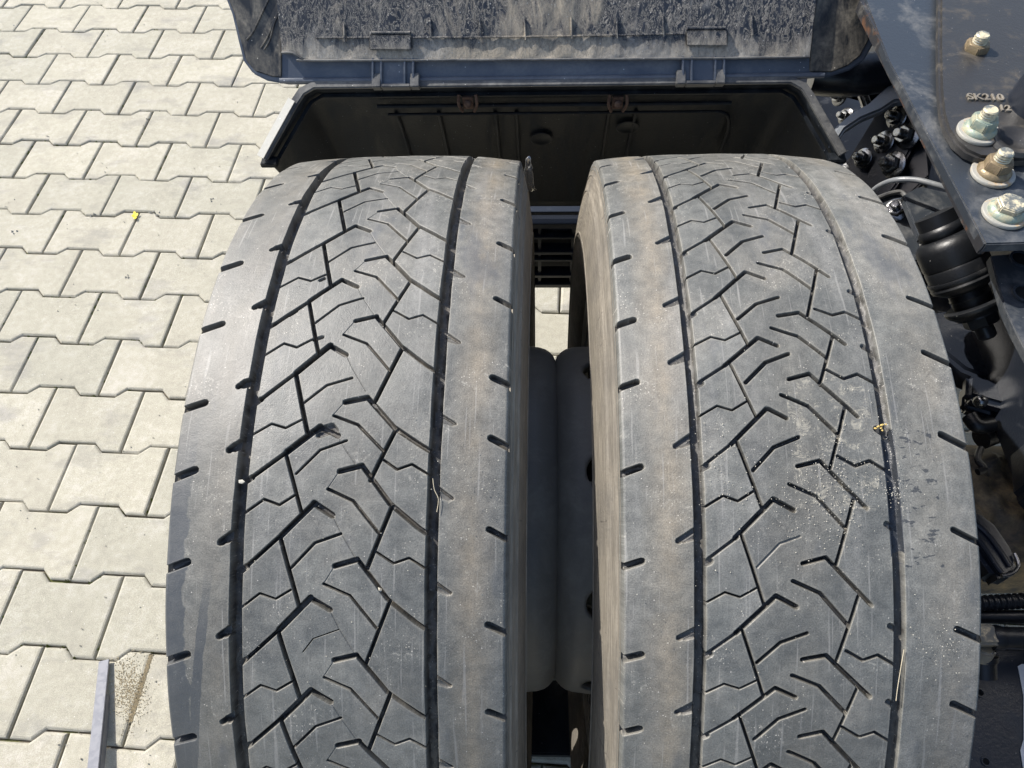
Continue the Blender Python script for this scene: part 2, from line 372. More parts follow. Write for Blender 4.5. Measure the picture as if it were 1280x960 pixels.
for r in range(-26, 46):
    for k in range(-16, 30):
        X = (k+.5*(r % 2)+.5)*LX; c = PO+ax*X-ay*(r*RP)
        if not (-3.2 < c.x < 3.2 and -2.2 < c.y < 4.4): continue
        d = Vector(c)-Vector(CAM); zz = d.dot(Vector(FW))
        if zz > .1:
            px = 640+FPX*d.dot(Vector(RT))/zz; py = 480-FPX*d.dot(Vector(UP))/zz
        else: px = py = 9e9
        vis = (-110 < px < 345 and -90 < py < 1080) or (600 < px < 760 and 300 < py < 1050) or (1120 < px < 1330 and 350 < py < 1000)
        dist = max(abs(px-640)/640, abs(py-480)/480) if vis else 1e6
        cells.append((dist, c, r, k))
cells.sort(key=lambda t: t[0])
far = bmesh.new(); npv = 0
for i, (dist, c, r, k) in enumerate(cells):
    me = pm[(r*7+k*3) % 6]; rz = PSI+random.uniform(-.006, .006); dz = random.uniform(-.0012, .0012)
    loc = Vector((c.x+random.uniform(-.0008, .0008), c.y+random.uniform(-.0008, .0008), dz))
    tilt = (random.uniform(-.006, .006), random.uniform(-.006, .006), rz + (math.pi if random.random() < .5 else 0))
    if dist < 1e6 and npv < 290:
        o = link('paver', me, ground); o.location = loc; o.rotation_euler = tilt; npv += 1
    else:
        tmp = bmesh.new(); tmp.from_mesh(me)
        bmesh.ops.transform(tmp, matrix=Matrix.LocRotScale(loc, __import__('mathutils').Euler(tilt), None), verts=tmp.verts)
        t2 = bpy.data.meshes.new('t'); tmp.to_mesh(t2); tmp.free(); far.from_mesh(t2); bpy.data.meshes.remove(t2)
me = bpy.data.meshes.new('paver_field'); far.to_mesh(me); far.free(); me.materials.append(PAVER)
o = link('paver_field', me, ground); tag(o, kind='stuff')
# beyond the built pavers the same concrete goes on as a sheet (a hair below the stones' tops)
bm = bmesh.new()
for x0, y0, x1, y1 in ((-60, -60, -3.1, 60), (3.1, -60, 60, 60), (-3.1, 4.3, 3.1, 60), (-3.1, -60, 3.1, -2.1)):
    bm.faces.new([bm.verts.new(v) for v in ((x0, y0, -.004), (x1, y0, -.004), (x1, y1, -.004), (x0, y1, -.004))])
o = obj('distant_paving', bm, PAVER, ground, smooth=0); tag(o, kind='stuff')
# moss and grit in the joints
bm = bmesh.new(); rr = random.Random(3)
def blob(bm, c, sx, sy, sz, rot=0, n=7):
    vs = []
    top = bm.verts.new(Vector(c)+Vector((0, 0, sz)))
    for k in range(n):
        a = 2*math.pi*k/n; q = rr.uniform(.7, 1.2)
        x, y = math.cos(a)*sx*q, math.sin(a)*sy*q
        vs.append(bm.verts.new(Vector(c)+Vector((x*math.cos(rot)-y*math.sin(rot), x*math.sin(rot)+y*math.cos(rot), -.002))))
    for k in range(n): bm.faces.new((vs[k], vs[(k+1) % n], top))
def joint_pts():
    for r in range(-4, 24):
        for k in range(-4, 9):
            yield r, k
for r, k in joint_pts():
    X = (k+.5*(r % 2))*LX
    for _ in range(9):
        which = rr.random()
        if which < .45: lx, ly = X, -r*RP+rr.uniform(-FL, FL); rot = PSI+math.pi/2
        else:
            t = rr.uniform(.0, .1); yb = FL if t < .041 else (WA if t > .061 else FL-(FL-WA)*(t-.041)/.020)
            lx, ly = X+t*rr.choice((-1, 1)), -r*RP-yb; rot = PSI
        hot = math.sin(lx*7.3+ly*3.1)+math.sin(lx*3.7-ly*9.1)+rr.uniform(-.6, .6)
        if hot < .55: continue
        c = PO+ax*lx+ay*ly
        for q in range(4):
            blob(bm, (c.x+rr.uniform(-.003, .003), c.y+rr.uniform(-.003, .003), -.004), rr.uniform(.0012, .0034), rr.uniform(.0010, .0018), rr.uniform(.001, .0042), rot)
tag(obj('moss', bm, MOSS), 'green moss growing in the joints between the pale pavers', 'moss', kind='stuff')
bm = bmesh.new()
for _ in range(160):
    px, py = rr.uniform(0, 330), rr.uniform(0, 960); c = onz(px, py, .0)
    blob(bm, (c.x, c.y, .0018), rr.uniform(.0008, .0022), rr.uniform(.0008, .0016), rr.uniform(.0006, .0016), rr.uniform(0, 3), 5)
for px, py in ((183, 150), (181, 155), (186, 148), (115, 268), (190, 265), (196, 268), (160, 345), (265, 250), (60, 170), (18, 290)):
    c = onz(px, py, .0)
    for q in range(3): blob(bm, (c.x+rr.uniform(-.006, .006), c.y+rr.uniform(-.006, .006), .002), .004, .0025, .0025, rr.uniform(0, 3), 6)
tag(obj('grit', bm, STONE), 'pale grit scattered over the concrete pavers', 'grit', kind='stuff')
bm = bmesh.new()
for _ in range(900):
    t = rr.random(); px = 152+rr.gauss(0, 9)+t*20; py = 862+rr.gauss(0, 22)
    c = onz(px, py, 0); blob(bm, (c.x, c.y, .001), rr.uniform(.0008, .002), rr.uniform(.0006, .0012), rr.uniform(.0002, .0005), rr.uniform(0, 3), 5)
for _ in range(420):
    t = rr.random(); px = 189-26*t+rr.gauss(0, 1.5); py = 818+85*t
    c = onz(px, py, 0); blob(bm, (c.x, c.y, 0), .0018, .0012, .0008, rr.uniform(0, 3), 5)
tag(obj('spilled_sand', bm, SAWDUST), 'spilled ochre sand between the metal bar and the left tyre', 'sand', kind='stuff')
# yellow leaf
bm = bmesh.new(); c = onz(169, 271, .003)
for k, (a, ln) in enumerate(((1.9, .017), (1.1, .012), (2.7, .010), (-1.2, .012))):
    d = Vector((math.cos(a), math.sin(a), .25)); s_ = Vector((-math.sin(a), math.cos(a), 0))
    P = [c, c+d*ln*.35+s_*.0045, c+d*ln*.8+s_*.003, c+d*ln, c+d*ln*.75-s_*.0035, c+d*ln*.3-s_*.0045]
    prism(bm, P, (0, 0, .0007))
tag(obj('yellow_leaf', bm, YELLOW), 'small crumpled yellow leaf lying in a paver joint', 'leaf')
# galvanised bar lower left, lying on the pavers and rising slightly towards the camera
t = thing('metal_bar', 'galvanised flat metal bar lying beside the left tyre, one end raised', 'bar', onz(128, 826, .0))
bm = bmesh.new(); e0 = onz(131, 826, .004); e1 = onz(117, 962, .022); d = (e1-e0).normalized(); e2 = e0+(e1-e0)*3.2
sd = d.cross(Vector((0, 0, 1))).normalized(); sd = sd if sd.x > 0 else -sd; upv = sd.cross(d); upv = upv if upv.z > 0 else -upv
wd = .0098
prism(bm, [e0-sd*wd*.9, e0+sd*wd*.9, e2+sd*wd, e2-sd*wd], upv*.0035); obj('top_leg', bm, GALV, t, bevel=.0006)
bm = bmesh.new()
prism(bm, [e0+sd*(wd-.003)+d*.06-upv*.0003, e0+sd*(wd-.0003)+d*.06-upv*.0003, e2+sd*(wd-.0003)-upv*.0003, e2+sd*(wd-.003)-upv*.0003], -upv*.016); obj('side_leg', bm, GALV, t, bevel=.0006)

# ================================================================= WHEELS
W = .1245; HW = W*1000
def crown(u): return .0065*(np.abs(u)/.1245)**2.6
def sidex(r):  # half width of the carcass at radius r
    return np.interp(r, [.285, .30, .33, .36, .375, .389, .400, .418, .430, .4413], [.116, .129, .1385, .1403, .1395, .1372, .1348, .1300, .1268, .1250])
PITL = [-355, -288, -220, -150.5, -82, -13, 52.6, 119, 175.6, 243.0, 310.5, 377, 444, 500, 567]
PITR = [-357, -291, -223.5, -155.2, -86.7, -21.2, 44.7, 102.5, 169, 236, 301.2, 360.3, 426, 493, 560]
def build_grooves(side):
    """returns list of (polyline[(u,v)] mm, half width, depth, slope)"""
    L = side == 'L'; G = []
    pit = PITL if L else PITR; shift = 1.5 if L else -3.0 + .5
    rnd = random.Random(11 if L else 23)
    v0, v1 = pit[0]+2, pit[-1]-2
    j = lambda a=.35: rnd.uniform(-a, a)
    # circumferential grooves, slightly wavy
    for uc, hw, dep in (((-70.2, 4.9, 9.5), (71.7, 4.5, 9.5)) if L else ((-71.4, 4.1, 6.5), (65.7, 4.1, 5.6))):
        pts = []; v = v0-40
        while v < v1+40: pts.append((uc+j(.25), v)); v += 17
        G.append((pts, hw, dep, 1.1, 'rib'))
    for k in range(len(pit)-1):
        a = pit[k]; Pn = pit[k+1]-a; sc = Pn/66.0; Pp = a-pit[k-1] if k else 66.; up_ = (-Pp+22.5*Pp/66.)/sc
        T = lambda pts, jj=.3: [(u+(shift if L else shift)*1.0+j(jj), a+v*sc+j(jj)) for u, v in pts]
        def add(pts, hw, dep, slope=.8, jj=.3): G.append((T(pts, jj), hw*(1.32 if L else 1.28)*rnd.uniform(.88, 1.12), dep, slope, ''))
        o = 0.0 if L else 0.0
        uL, uR = (-71.0, 70.5) if L else (-68.5, 68.5)
        kk = k % 3
        def zig(pts, dep, hw=.45): add(pts, hw*1.55 if hw > .35 else hw, dep, .3, .25)
        if L:
            add([(-64+o, 45), (-39, 22.5), (-16.5, 0)], 1.25, 7.5, .6)
            add([(-39, 22.5), (-16.5, 0)], 1.75, 8., .7)
            add([(-73, 52), (-64, 45)], 1.6, 6., .8)
            add([(-16.5, 0), (-2.5, 8.2)], 1.6, 5.5, .8)
            add([(-40, up_+1), (-24.5, 8)], 1.2, 7, .5)
            if not (k in (4,)): zig([(-70, 9.5), (-53.5, -2.5), (-42.3, 1.5), (-31, -5.5)], 4.5)
            if k != 10: zig([(-31.2, -20.5), (-14.5, -38), (4.3, -45)], 4.2, .5)
            else: zig([(-22, -28), (-14.5, -38), (4.3, -45)], 2.5, .35)
            zig([(-2.5, 8.5), (4.3, 21), (15.5, 38)], .55, .3)           # worn-out link across the centre
            zig([(.7, -22.5), (-7.5, -10)], .5, .3)
            add([(.7, -22.5), (17, -27)], 1.55, 5.5, .7)
            add([(17, -27), (39, 0), (60, 16), (72, 24)], 1.35, 6.0, .7)
            add([(40.7, 2), (23.6, 46)], 1.15, 7, .5)
            if k % 3 != 1: zig([(30.3, -32.5), (43, -24.7), (53.7, -28.7), (70, -19)], 4.3)
            zig([(-7, -10), (11.9, -2), (31.7, 20.5)], 4.2, .55)
            add([(-84.0, -37.8), (-80, -40.5), (-72, -46)], 2.0, 6, .8); add([(-79.5, -40), (-72, -43)], 2.7, 5.5, .9)
            add([(84.2, -4.5), (71, -14)], .9, 2.4, .6); add([(82, -4.8), (72, -8)], 1.6, 1.4, 1.)
            add([(-109.7+1, -23), (-130, -15)], 2.35, 8.5, .6)
            add([(110.8, -49), (130, -39)], 1.9, 6.5, .6)
        else:
            add([(-44, 27), (-16.5, 0), (-2.5, 7.5)], 1.4, 5.5, .6)
            zig([(-66, 44), (-44, 27)], 2.6, .6)
            add([(-69, 46.5), (-62, 43)], 1.7, 3.2, .9)
            add([(-40, up_+2), (-24.5, 7.5)], 1.0, 5.2, .5)
            zig([(-66, 6.5), (-51.8, -2), (-41.5, 1.5), (-29, -6)], 3.8)
            if k not in (9,): zig([(-29.5, -20), (-13.5, -36.5), (4.7, -44)], 4.4, .75)
            else: zig([(-29.5, -20), (-13.5, -36.5), (1, -42)], .9, .4)
            add([(2.0, -23), (18, -27.2), (48.5, 5.5)], 1.3, 5.6, .6)
            add([(40, -1), (24.5, 45)], 1.0, 5., .5)
            zig([(-5, -10.5), (13.6, -2.3), (32.7, 19.5)], 4.4, .75)
            if k not in (9, 5): zig([(31.2, -31), (43, -24), (53.5, -27.8), (67, -19)], 3.4, .6)
            add([(-83.5, -37.5), (-72, -45)], 1.8, 2.6, .8); add([(-80, -38), (-72, -40.5)], 1.6, 2., .9)
            add([(61.5, -51), (68, -46)], 1.8, 2.2, .9)
            add([(-109.4, -22.5), (-130, -15)], 2.2, 7, .6)
            add([(108.5, -48), (130, -37)], 1.9, 6.5, .6)
    if L:  # torn chunks
        G.append(([(-14, 121), (-6, 118.5), (-3, 122)], 2.4, 3.2, 1.2, '')); G.append(([(-15, 125.5), (-8, 123)], 2.6, 2.8, 1.4, ''))
        G.append(([(-28, 47.5), (-22, 45)], 1.6, 3.0, 1., '')); G.append(([(-47, 20), (-52, 24)], 1.3, 3., 1., '')); G.append(([(-33, -12), (-30, -14)], 1.6, 3.0, 1., ''))
    return G, (v0, v1)
def buffer_poly(pts, w, arc=4):
    """polygon at distance w from an open polyline, round outside corners, round ends"""
    P = [Vector(p) for p in pts]; n = len(P)
    def side(Q):
        out = []
        for i in range(len(Q)):
            if i == 0:
                d = (Q[1]-Q[0]).normalized(); nn = Vector((-d.y, d.x)); out.append(Q[0]+nn*w)
            elif i == len(Q)-1:
                d = (Q[i]-Q[i-1]).normalized(); nn = Vector((-d.y, d.x)); out.append(Q[i]+nn*w)
                a0 = math.atan2(nn.y, nn.x)
                for q in range(1, arc): a = a0-math.pi*q/arc; out.append(Q[i]+Vector((math.cos(a), math.sin(a)))*w)
            else:
                d0 = (Q[i]-Q[i-1]).normalized(); d1 = (Q[i+1]-Q[i]).normalized(); n0 = Vector((-d0.y, d0.x)); n1 = Vector((-d1.y, d1.x))
                cr = d0.x*d1.y-d0.y*d1.x; m = (n0+n1).normalized(); cs = m.dot(n0)
                if cr > 0 or cs > .995: out.append(Q[i]+m*(w/max(cs, .4)))
                else: out += [Q[i]+n0*w, Q[i]+m*w, Q[i]+n1*w]
        return out
    return side(P)+side(P[::-1])
def segdist(X, pts):
    d = np.full(len(X), 1e9)
    for a, b in zip(pts[:-1], pts[1:]):
        a = np.array(a); b = np.array(b); e = b-a
        t = np.clip(((X-a) @ e)/(e @ e), 0, 1); d = np.minimum(d, np.hypot(*(X-a-t[:, None]*e).T))
    return d
def tread(side, root, tyre, cx, mat):
    G, (v0, v1) = build_grooves(side)
    V = []; E = []
    def seg(a, b): V.append(Vector(a)); V.append(Vector(b)); E.append((len(V)-2, len(V)-1))
    nv = int((v1-v0)/6.5); vs = [v0+(v1-v0)*i/nv for i in range(nv+1)]
    for v in vs: seg((-HW, v), (HW, v))
    for u in [-HW, -HW+.9, -HW+2., -104, -88, -52, -26, 0, 26, 52, 88, 104, HW-2., HW-.9, HW]: seg((u, v0), (u, v1))
    def clip(poly, lo, hi, ax_):
        out = []
        for i in range(len(poly)):
            a = poly[i-1]; b = poly[i]
            ia = (a[ax_] >= lo) if hi is None else (a[ax_] <= hi); ib = (b[ax_] >= lo) if hi is None else (b[ax_] <= hi)
            lim = lo if hi is None else hi
            if ia != ib:
                t = (lim-a[ax_])/(b[ax_]-a[ax_]); out.append(a.lerp(b, t))
            if ib: out.append(b)
        return out
    prof = []
    for pts, hw, dep, sl, kind in G:
        fl = max(hw-sl, hw*.35)
        lv = [(hw+.6, 0.), (hw+.2, -.14), (hw, -.5), (fl, -dep)]
        if hw < .8: lv = [(hw+.28, 0.), (hw, -.3), (hw*.5, -dep)]
        prof.append(lv)
        for w_, h_ in (lv if hw < .8 else [(hw+2., 0.)]+lv):
            poly = buffer_poly(pts, w_)
            for lo, hi, ax_ in ((-HW, None, 0), (None, HW, 0), (v0, None, 1), (None, v1, 1)):
                poly = clip(poly, lo, hi, ax_) if poly else poly
            if len(poly) < 3: continue
            b0 = len(V); V += poly; E += [(b0+i, b0+(i+1) % len(poly)) for i in range(len(poly))]
    vo, eo, fo, *_ = delaunay_2d_cdt(V, E, [], 0, 2e-3)
    X = np.array([(p.x, p.y) for p in vo])
    h = np.zeros(len(X)); dd = np.ones(len(X))*9; edg = np.zeros(len(X))
    for (pts, hw, dep, sl, kind), lv in zip(G, prof):
        P = np.array(pts); near = np.where((X[:, 0] > P[:, 0].min()-hw-2) & (X[:, 0] < P[:, 0].max()+hw+2) & (X[:, 1] > P[:, 1].min()-hw-2) & (X[:, 1] < P[:, 1].max()+hw+2))[0]
        if len(near) == 0: continue
        if len(pts) > 8: d = np.abs(X[near, 0]-np.interp(X[near, 1], P[:, 1], P[:, 0]))
        else: d = segdist(X[near], pts)
        hh = np.interp(d, [q[0] for q in lv[::-1]], [q[1] for q in lv[::-1]]); hh[np.abs(hh) < 2e-2] = 0
        if hw > .8: edg[near] = np.maximum(edg[near], np.interp(d, [hw+.6, hw+2.], [1, 0]))
        m = hh < h[near]; h[near] = np.where(m, hh, h[near]); dd[near] = np.where(m, dep, dd[near])
    # worn, slightly rounded shoulder edge
    ed = HW-np.abs(X[:, 0]); hs = np.interp(ed, [0, .9, 2.], [-1.1, -.25, 0])
    top = (h > -1e-6)
    hfull = np.where(h < hs, h, hs)
    # gentle unevenness of wear
    def wrap(u, v, hh):
        rad = R + hh*1e-3 - crown(u*1e-3) + .0004*np.sin(v*.021+u*.03) + .00025*np.sin(v*.083+u*.11+1)
        th = math.pi/2 + v*1e-3/R
        return np.stack([cx+u*1e-3, rad*np.cos(th), ZC+rad*np.sin(th)], 1)
    Pw = wrap(X[:, 0], X[:, 1], hfull)
    # analytic normals for unbroken surface
    e = .5
    du = wrap(X[:, 0]+e, X[:, 1], hs*0)-wrap(X[:, 0]-e, X[:, 1], hs*0); dv = wrap(X[:, 0], X[:, 1]+e, hs*0)-wrap(X[:, 0], X[:, 1]-e, hs*0)
    N0 = np.cross(dv, du); N0 /= np.linalg.norm(N0, axis=1)[:, None]
    th = math.pi/2+X[:, 1]*1e-3/R; rad = np.stack([0*th, np.cos(th), np.sin(th)], 1)
    N0 *= np.sign((N0*rad).sum(1))[:, None]
    T = []
    for f in fo:
        for i in range(1, len(f)-1): T.append((f[0], f[i], f[i+1]))
    T = np.array(T)
    n = np.cross(Pw[T[:, 1]]-Pw[T[:, 0]], Pw[T[:, 2]]-Pw[T[:, 0]])
    flip = (n*rad[T[:, 0]]).sum(1) < 0; T[flip] = T[flip][:, ::-1]; n[flip] *= -1
    N = np.zeros_like(Pw)
    for c in range(3): np.add.at(N, T[:, c], n)
    N /= (np.linalg.norm(N, axis=1)[:, None]+1e-20)
    isTop = (hfull > -1e-6); N[isTop] = N0[isTop]
    deep = h < -.85*dd
    floor = deep[T].all(1)
    # union of triangles into blocks
    par = list(range(len(T)))
    def find(a):
        while par[a] != a: par[a] = par[par[a]]; a = par[a]
        return a
    em = {}
    shallow = h > -.85*dd
    for i, t_ in enumerate(T):
        if floor[i]: continue
        for a, b in ((t_[0], t_[1]), (t_[1], t_[2]), (t_[2], t_[0])):
            if not (shallow[a] or shallow[b]): continue
            kx = (min(a, b), max(a, b))
            if kx in em: par[find(i)] = find(em[kx])
            else: em[kx] = i
    groups = {}
    for i in range(len(T)): groups.setdefault(-1 if floor[i] else find(i), []).append(i)
    def emit(name, idx, parent, extra=None):
        t_ = T[idx]; used, inv = np.unique(t_, return_inverse=True); inv = inv.reshape(t_.shape)
        me = bpy.data.meshes.new(name)
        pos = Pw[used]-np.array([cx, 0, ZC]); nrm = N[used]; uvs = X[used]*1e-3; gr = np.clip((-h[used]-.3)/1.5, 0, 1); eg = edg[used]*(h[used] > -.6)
        faces = inv.tolist()
        if extra is not None and len(extra[1]):
            base = len(pos); pos = np.concatenate([pos, extra[0]]); nrm = np.concatenate([nrm, extra[2]]); uvs = np.concatenate([uvs, extra[3]]); gr = np.concatenate([gr, extra[4]]); eg = np.concatenate([eg, extra[4]*0])
            faces += [tuple(base+q for q in f) for f in extra[1]]
        me.from_pydata(pos.tolist(), [], faces); me.materials.append(mat)
        uvl = me.uv_layers.new(name='UVMap'); li = np.array([l.vertex_index for l in me.loops]); uvl.data.foreach_set('uv', uvs[li].ravel())
        at = me.attributes.new('groove', 'FLOAT', 'POINT'); at.data.foreach_set('value', gr)
        at = me.attributes.new('edge', 'FLOAT', 'POINT'); at.data.foreach_set('value', eg)
        for p in me.polygons: p.use_smooth = True
        me.normals_split_custom_set_from_vertices([tuple(q) for q in nrm])
        return link(name, me, parent)
    # skirt under the shoulder edges
    vcount = {}
    for i, t_ in enumerate(T):
        for a, b in ((t_[0], t_[1]), (t_[1], t_[2]), (t_[2], t_[0])):
            if abs(abs(X[a, 0])-HW) < 1e-3 and abs(X[a, 0]-X[b, 0]) < 1e-3: vcount.setdefault(find(i) if not floor[i] else -1, []).append((a, b))
    for g, idx in groups.items():
        idx = np.array(idx)
        ex = None
        if g in vcount:
            vp = []; fc = []; nn = []; uu = []; gg = []
            for a, b in vcount[g]:
                s_ = math.copysign(1, X[a, 0]); base = len(vp)
                for q in (a, b):
                    vp.append(Pw[q]-np.array([cx, 0, ZC])); nn.append((s_*.93, *(rad[q][1:]*.36))); uu.append(X[q]*1e-3); gg.append(0. if h[q] > -.3 else 1.)
                for q in (b, a):
                    pr = wrap(np.array([X[q, 0]+s_*2.2]), np.array([X[q, 1]]), np.array([-9.5]))[0]
                    vp.append(pr-np.array([cx, 0, ZC])); nn.append((s_*.97, *(rad[q][1:]*.22))); uu.append(X[q]*1e-3); gg.append(0.)
                q_ = vp[base:base+4]; gn = np.cross(q_[1]-q_[0], q_[2]-q_[0]); fc.append((base, base+1, base+2, base+3) if gn[0]*s_ > 0 else (base+3, base+2, base+1, base))
            ex = (np.array(vp), fc, np.array(nn), np.array(uu), np.array(gg))
        if g == -1: emit('groove_floor', idx, tyre, ex); continue
        um = np.abs(X[T[idx]].mean(1)[:, 0]); span = X[T[idx].ravel(), 1].max()-X[T[idx].ravel(), 1].min()
        nm = 'shoulder_rib' if um.min() > 60 and span > 90 else ('centre_rib' if span > 160 else 'tread_block')
        if len(idx) < 12: nm = 'tread_block'
        emit(nm, idx, tyre, ex)
    print('tread', side, len(V), len(X), len(T), 'groups', len(groups))

def lathe_x(bm, cx, prof, n=256, a0=0, a1=2*math.pi):
    full = abs(a1-a0-2*math.pi) < 1e-6; rings = []
    for x, r in prof:
        rings.append([bm.verts.new((cx+x, r*math.cos(a0+(a1-a0)*i/n), max(.0015, ZC+r*math.sin(a0+(a1-a0)*i/n)))) for i in range(n if full else n+1)])
    for a, b in zip(rings[:-1], rings[1:]):
        for i in range(n): j = (i+1) % len(a); bm.faces.new((a[i], a[j], b[j], b[i]))
def wheel(side, cx, label, mat, smat):
    root = thing('truck_wheel', label, 'wheel', (cx, 0, ZC), 'twin rear wheels of the truck')
    # carcass: bead - sidewall - under-tread - sidewall - bead
    rs = [.285, .29, .30, .315, .33, .345, .3585, .3592, .3605, .3612, .375, .389, .396, .400, .4075, .4082, .4095, .4102, .418, .4245, .4252, .4262, .4269, .430, .4355]
    rid = {.3592: .0009, .3605: .0009, .4082: .0010, .4095: .0010, .4252: .0008, .4262: .0008}
    thin = .0028 if side == 'L' else 0
    half = [(float(sidex(r))-thin*float(np.clip((.418-r)/.03, 0, 1))+rid.get(r, 0), r) for r in rs]
    half.append((.1262, .4352))
    prof = [(-x, r) for x, r in half]+[(-.1215, .4325), (-.09, .4335), (0, .434), (.09, .4335), (.1215, .4325)]+[(x, r) for x, r in half[::-1]]
    bm = bmesh.new(); lathe_x(bm, cx, prof, 288)
    tyre = obj('tyre', bm, smat, root, smooth=50)
    tread(side, root, tyre, cx, mat)
    # the rest of the tread ring on the far side and underneath, same ribs and main grooves
    pit = PITL if side == 'L' else PITR; v0, v1 = pit[0]+2, pit[-1]-2
    a1 = math.pi/2+v0*1e-3/R; a0 = math.pi/2+v1*1e-3/R-2*math.pi
    gl = ((-70.2, 4.9), (71.7, 4.5)) if side == 'L' else ((-71.4, 3.6), (65.7, 3.5)); dp = .0095 if side == 'L' else .0045
    pr = [(-W-.0022, R-.016), (-W, R-.0076)]
    us = np.linspace(-.1235, .1235, 20).tolist(); pts = []
    for u in us:
        if all(abs(u*1e3-c) > hwd+1 for c, hwd in gl): pts.append((u, R-float(crown(u))))
    for c, hwd in gl:
        for du_, hh in ((-hwd, 0), (-hwd+1, -dp), (hwd-1, -dp), (hwd, 0)): u = (c+du_)*1e-3; pts.append((u, R-float(crown(u))+hh))
    pts.sort(); pr += pts+[(W, R-.0076), (W+.0022, R-.016)]
    bm = bmesh.new(); lathe_x(bm, cx, pr, 170, a0, a1)
    o = obj('tread_band', bm, mat, tyre, smooth=40)
    uvl = o.data.uv_layers.new(name='UVMap')
    for l in o.data.loops:
        p = o.data.vertices[l.vertex_index].co; uvl.data[l.index].uv = (p.x, math.atan2(p.z, p.y)*R)
    # rim with dished disc meeting its twin at x = 0
    s_ = 1 if cx > 0 else -1; e = abs(cx)
    bm = bmesh.new()
    rim = [(-.112, .262), (-.118, .296), (-.121, .297), (-.123, .292), (-.118, .284), (-.100, .283), (-.07, .268), (.06, .268), (.100, .283), (.118, .284), (.123, .292), (.121, .297), (.117, .294), (.112, .272)]
    lathe_x(bm, cx, rim, 128); obj('rim', bm, RIM, root, smooth=40)
    bm = bmesh.new()
    disc = [(-s_*(e-.0012), .10), (-s_*(e-.0012), .186), (-s_*(e-.0025), .1965), (-s_*(e-.0055), .2030), (-s_*(e-.0095), .2075), (-s_*(e-.0145), .2108), (-s_*(e-.022), .2130)]
    lathe_x(bm, cx, disc, 420)
    # drum part of the dish with round hand holes cut between x=.022 and .078
    xs = np.linspace(.022, .086, 9); nseg = 240
    ring = {}
    holes = [math.radians(65+36.7*k) for k in range(10)]
    hx_ = .050 if side == 'R' else .064
    def inside(x, th):
        for hc in holes:
            d = (th-hc+math.pi) % (2*math.pi)-math.pi
            if (d*.213)**2+(x-hx_)**2 < .0205**2: return True
        return False
    nx, nth = 26, 420
    xs = np.linspace(.022, .086, nx)
    gv = [[bm.verts.new((s_*x, (.213+(x-.022)*.10)*math.cos(2*math.pi*i/nth), ZC+(.213+(x-.022)*.10)*math.sin(2*math.pi*i/nth))) for i in range(nth)] for x in xs]
    # snap grid vertices near the hole edge onto the circle
    for a, x in enumerate(xs):
        for i in range(nth):
            th = 2*math.pi*i/nth
            for hc in holes:
                d = ((th-hc+math.pi) % (2*math.pi)-math.pi)*.213; dx = x-hx_; rr_ = math.hypot(d, dx)
                if abs(rr_-.0205) < .0019 and rr_ > 0:
                    k = .0205/rr_; nx_ = hx_+dx*k; nd = hc+d*k/.213; rr2 = .213+(nx_-.022)*.10
                    gv[a][i].co = (s_*nx_, rr2*math.cos(nd), ZC+rr2*math.sin(nd))
    for a in range(nx-1):
        for i in range(nth):
            j = (i+1) % nth
            xm = (xs[a]+xs[a+1])/2; tm = 2*math.pi*(i+.5)/nth
            if inside(xm, tm): continue
            bm.faces.new((gv[a][i], gv[a][j], gv[a+1][j], gv[a+1][i]))
    lathe_x(bm, 0, [(s_*.086, .2194), (s_*.094, .232), (s_*.098, .258), (s_*.098, .2685)], 420)
    bmesh.ops.remove_doubles(bm, verts=bm.verts, dist=1e-5)
    d_ = obj('wheel_disc', bm, RIM, root, smooth=50)
    sm = d_.modifiers.new('wall', 'SOLIDIFY'); sm.thickness = .007; sm.offset = 0
    return root
wl = wheel('L', -.1672, 'left twin tyre beside the pale pavers, deep black zigzag grooves', TREAD_L, SIDE_L)
wr = wheel('R', .1665, 'right twin tyre next to the truck chassis, shallow dusty worn grooves', TREAD_R, SIDE_R)
# axle hub behind the inner wheel
t = thing('rear_axle', 'dark muddy rear axle housing behind the right tyre', 'axle', (.42, 0, ZC))
bm = bmesh.new(); lathe(bm, (.30, 0, ZC), (1, 0, 0), [(-.10, .19), (-.02, .20), (-.015, .19), (-.01, .10), (.9, .075)], 48); obj('brake_drum', bm, DIRT, t, smooth=40)
bm = bmesh.new(); lathe(bm, (-.02, 0, ZC), (1, 0, 0), [(0, .09), (.31, .10)], 48); obj('hub', bm, BLACK, t)

t = thing('low_dark_shape', 'unidentified dark shape low in the gap between the twin tyres', 'bar', onz(660, 900, .08))
bm = bmesh.new(); prism(bm, [onz(x, y, .10) for x, y in ((560, 850), (712, 850), (716, 944), (560, 941))], (0, 0, -.03)); obj('bar', bm, GUARD, t, bevel=.003)  # flat black slab for an unidentified dark shape
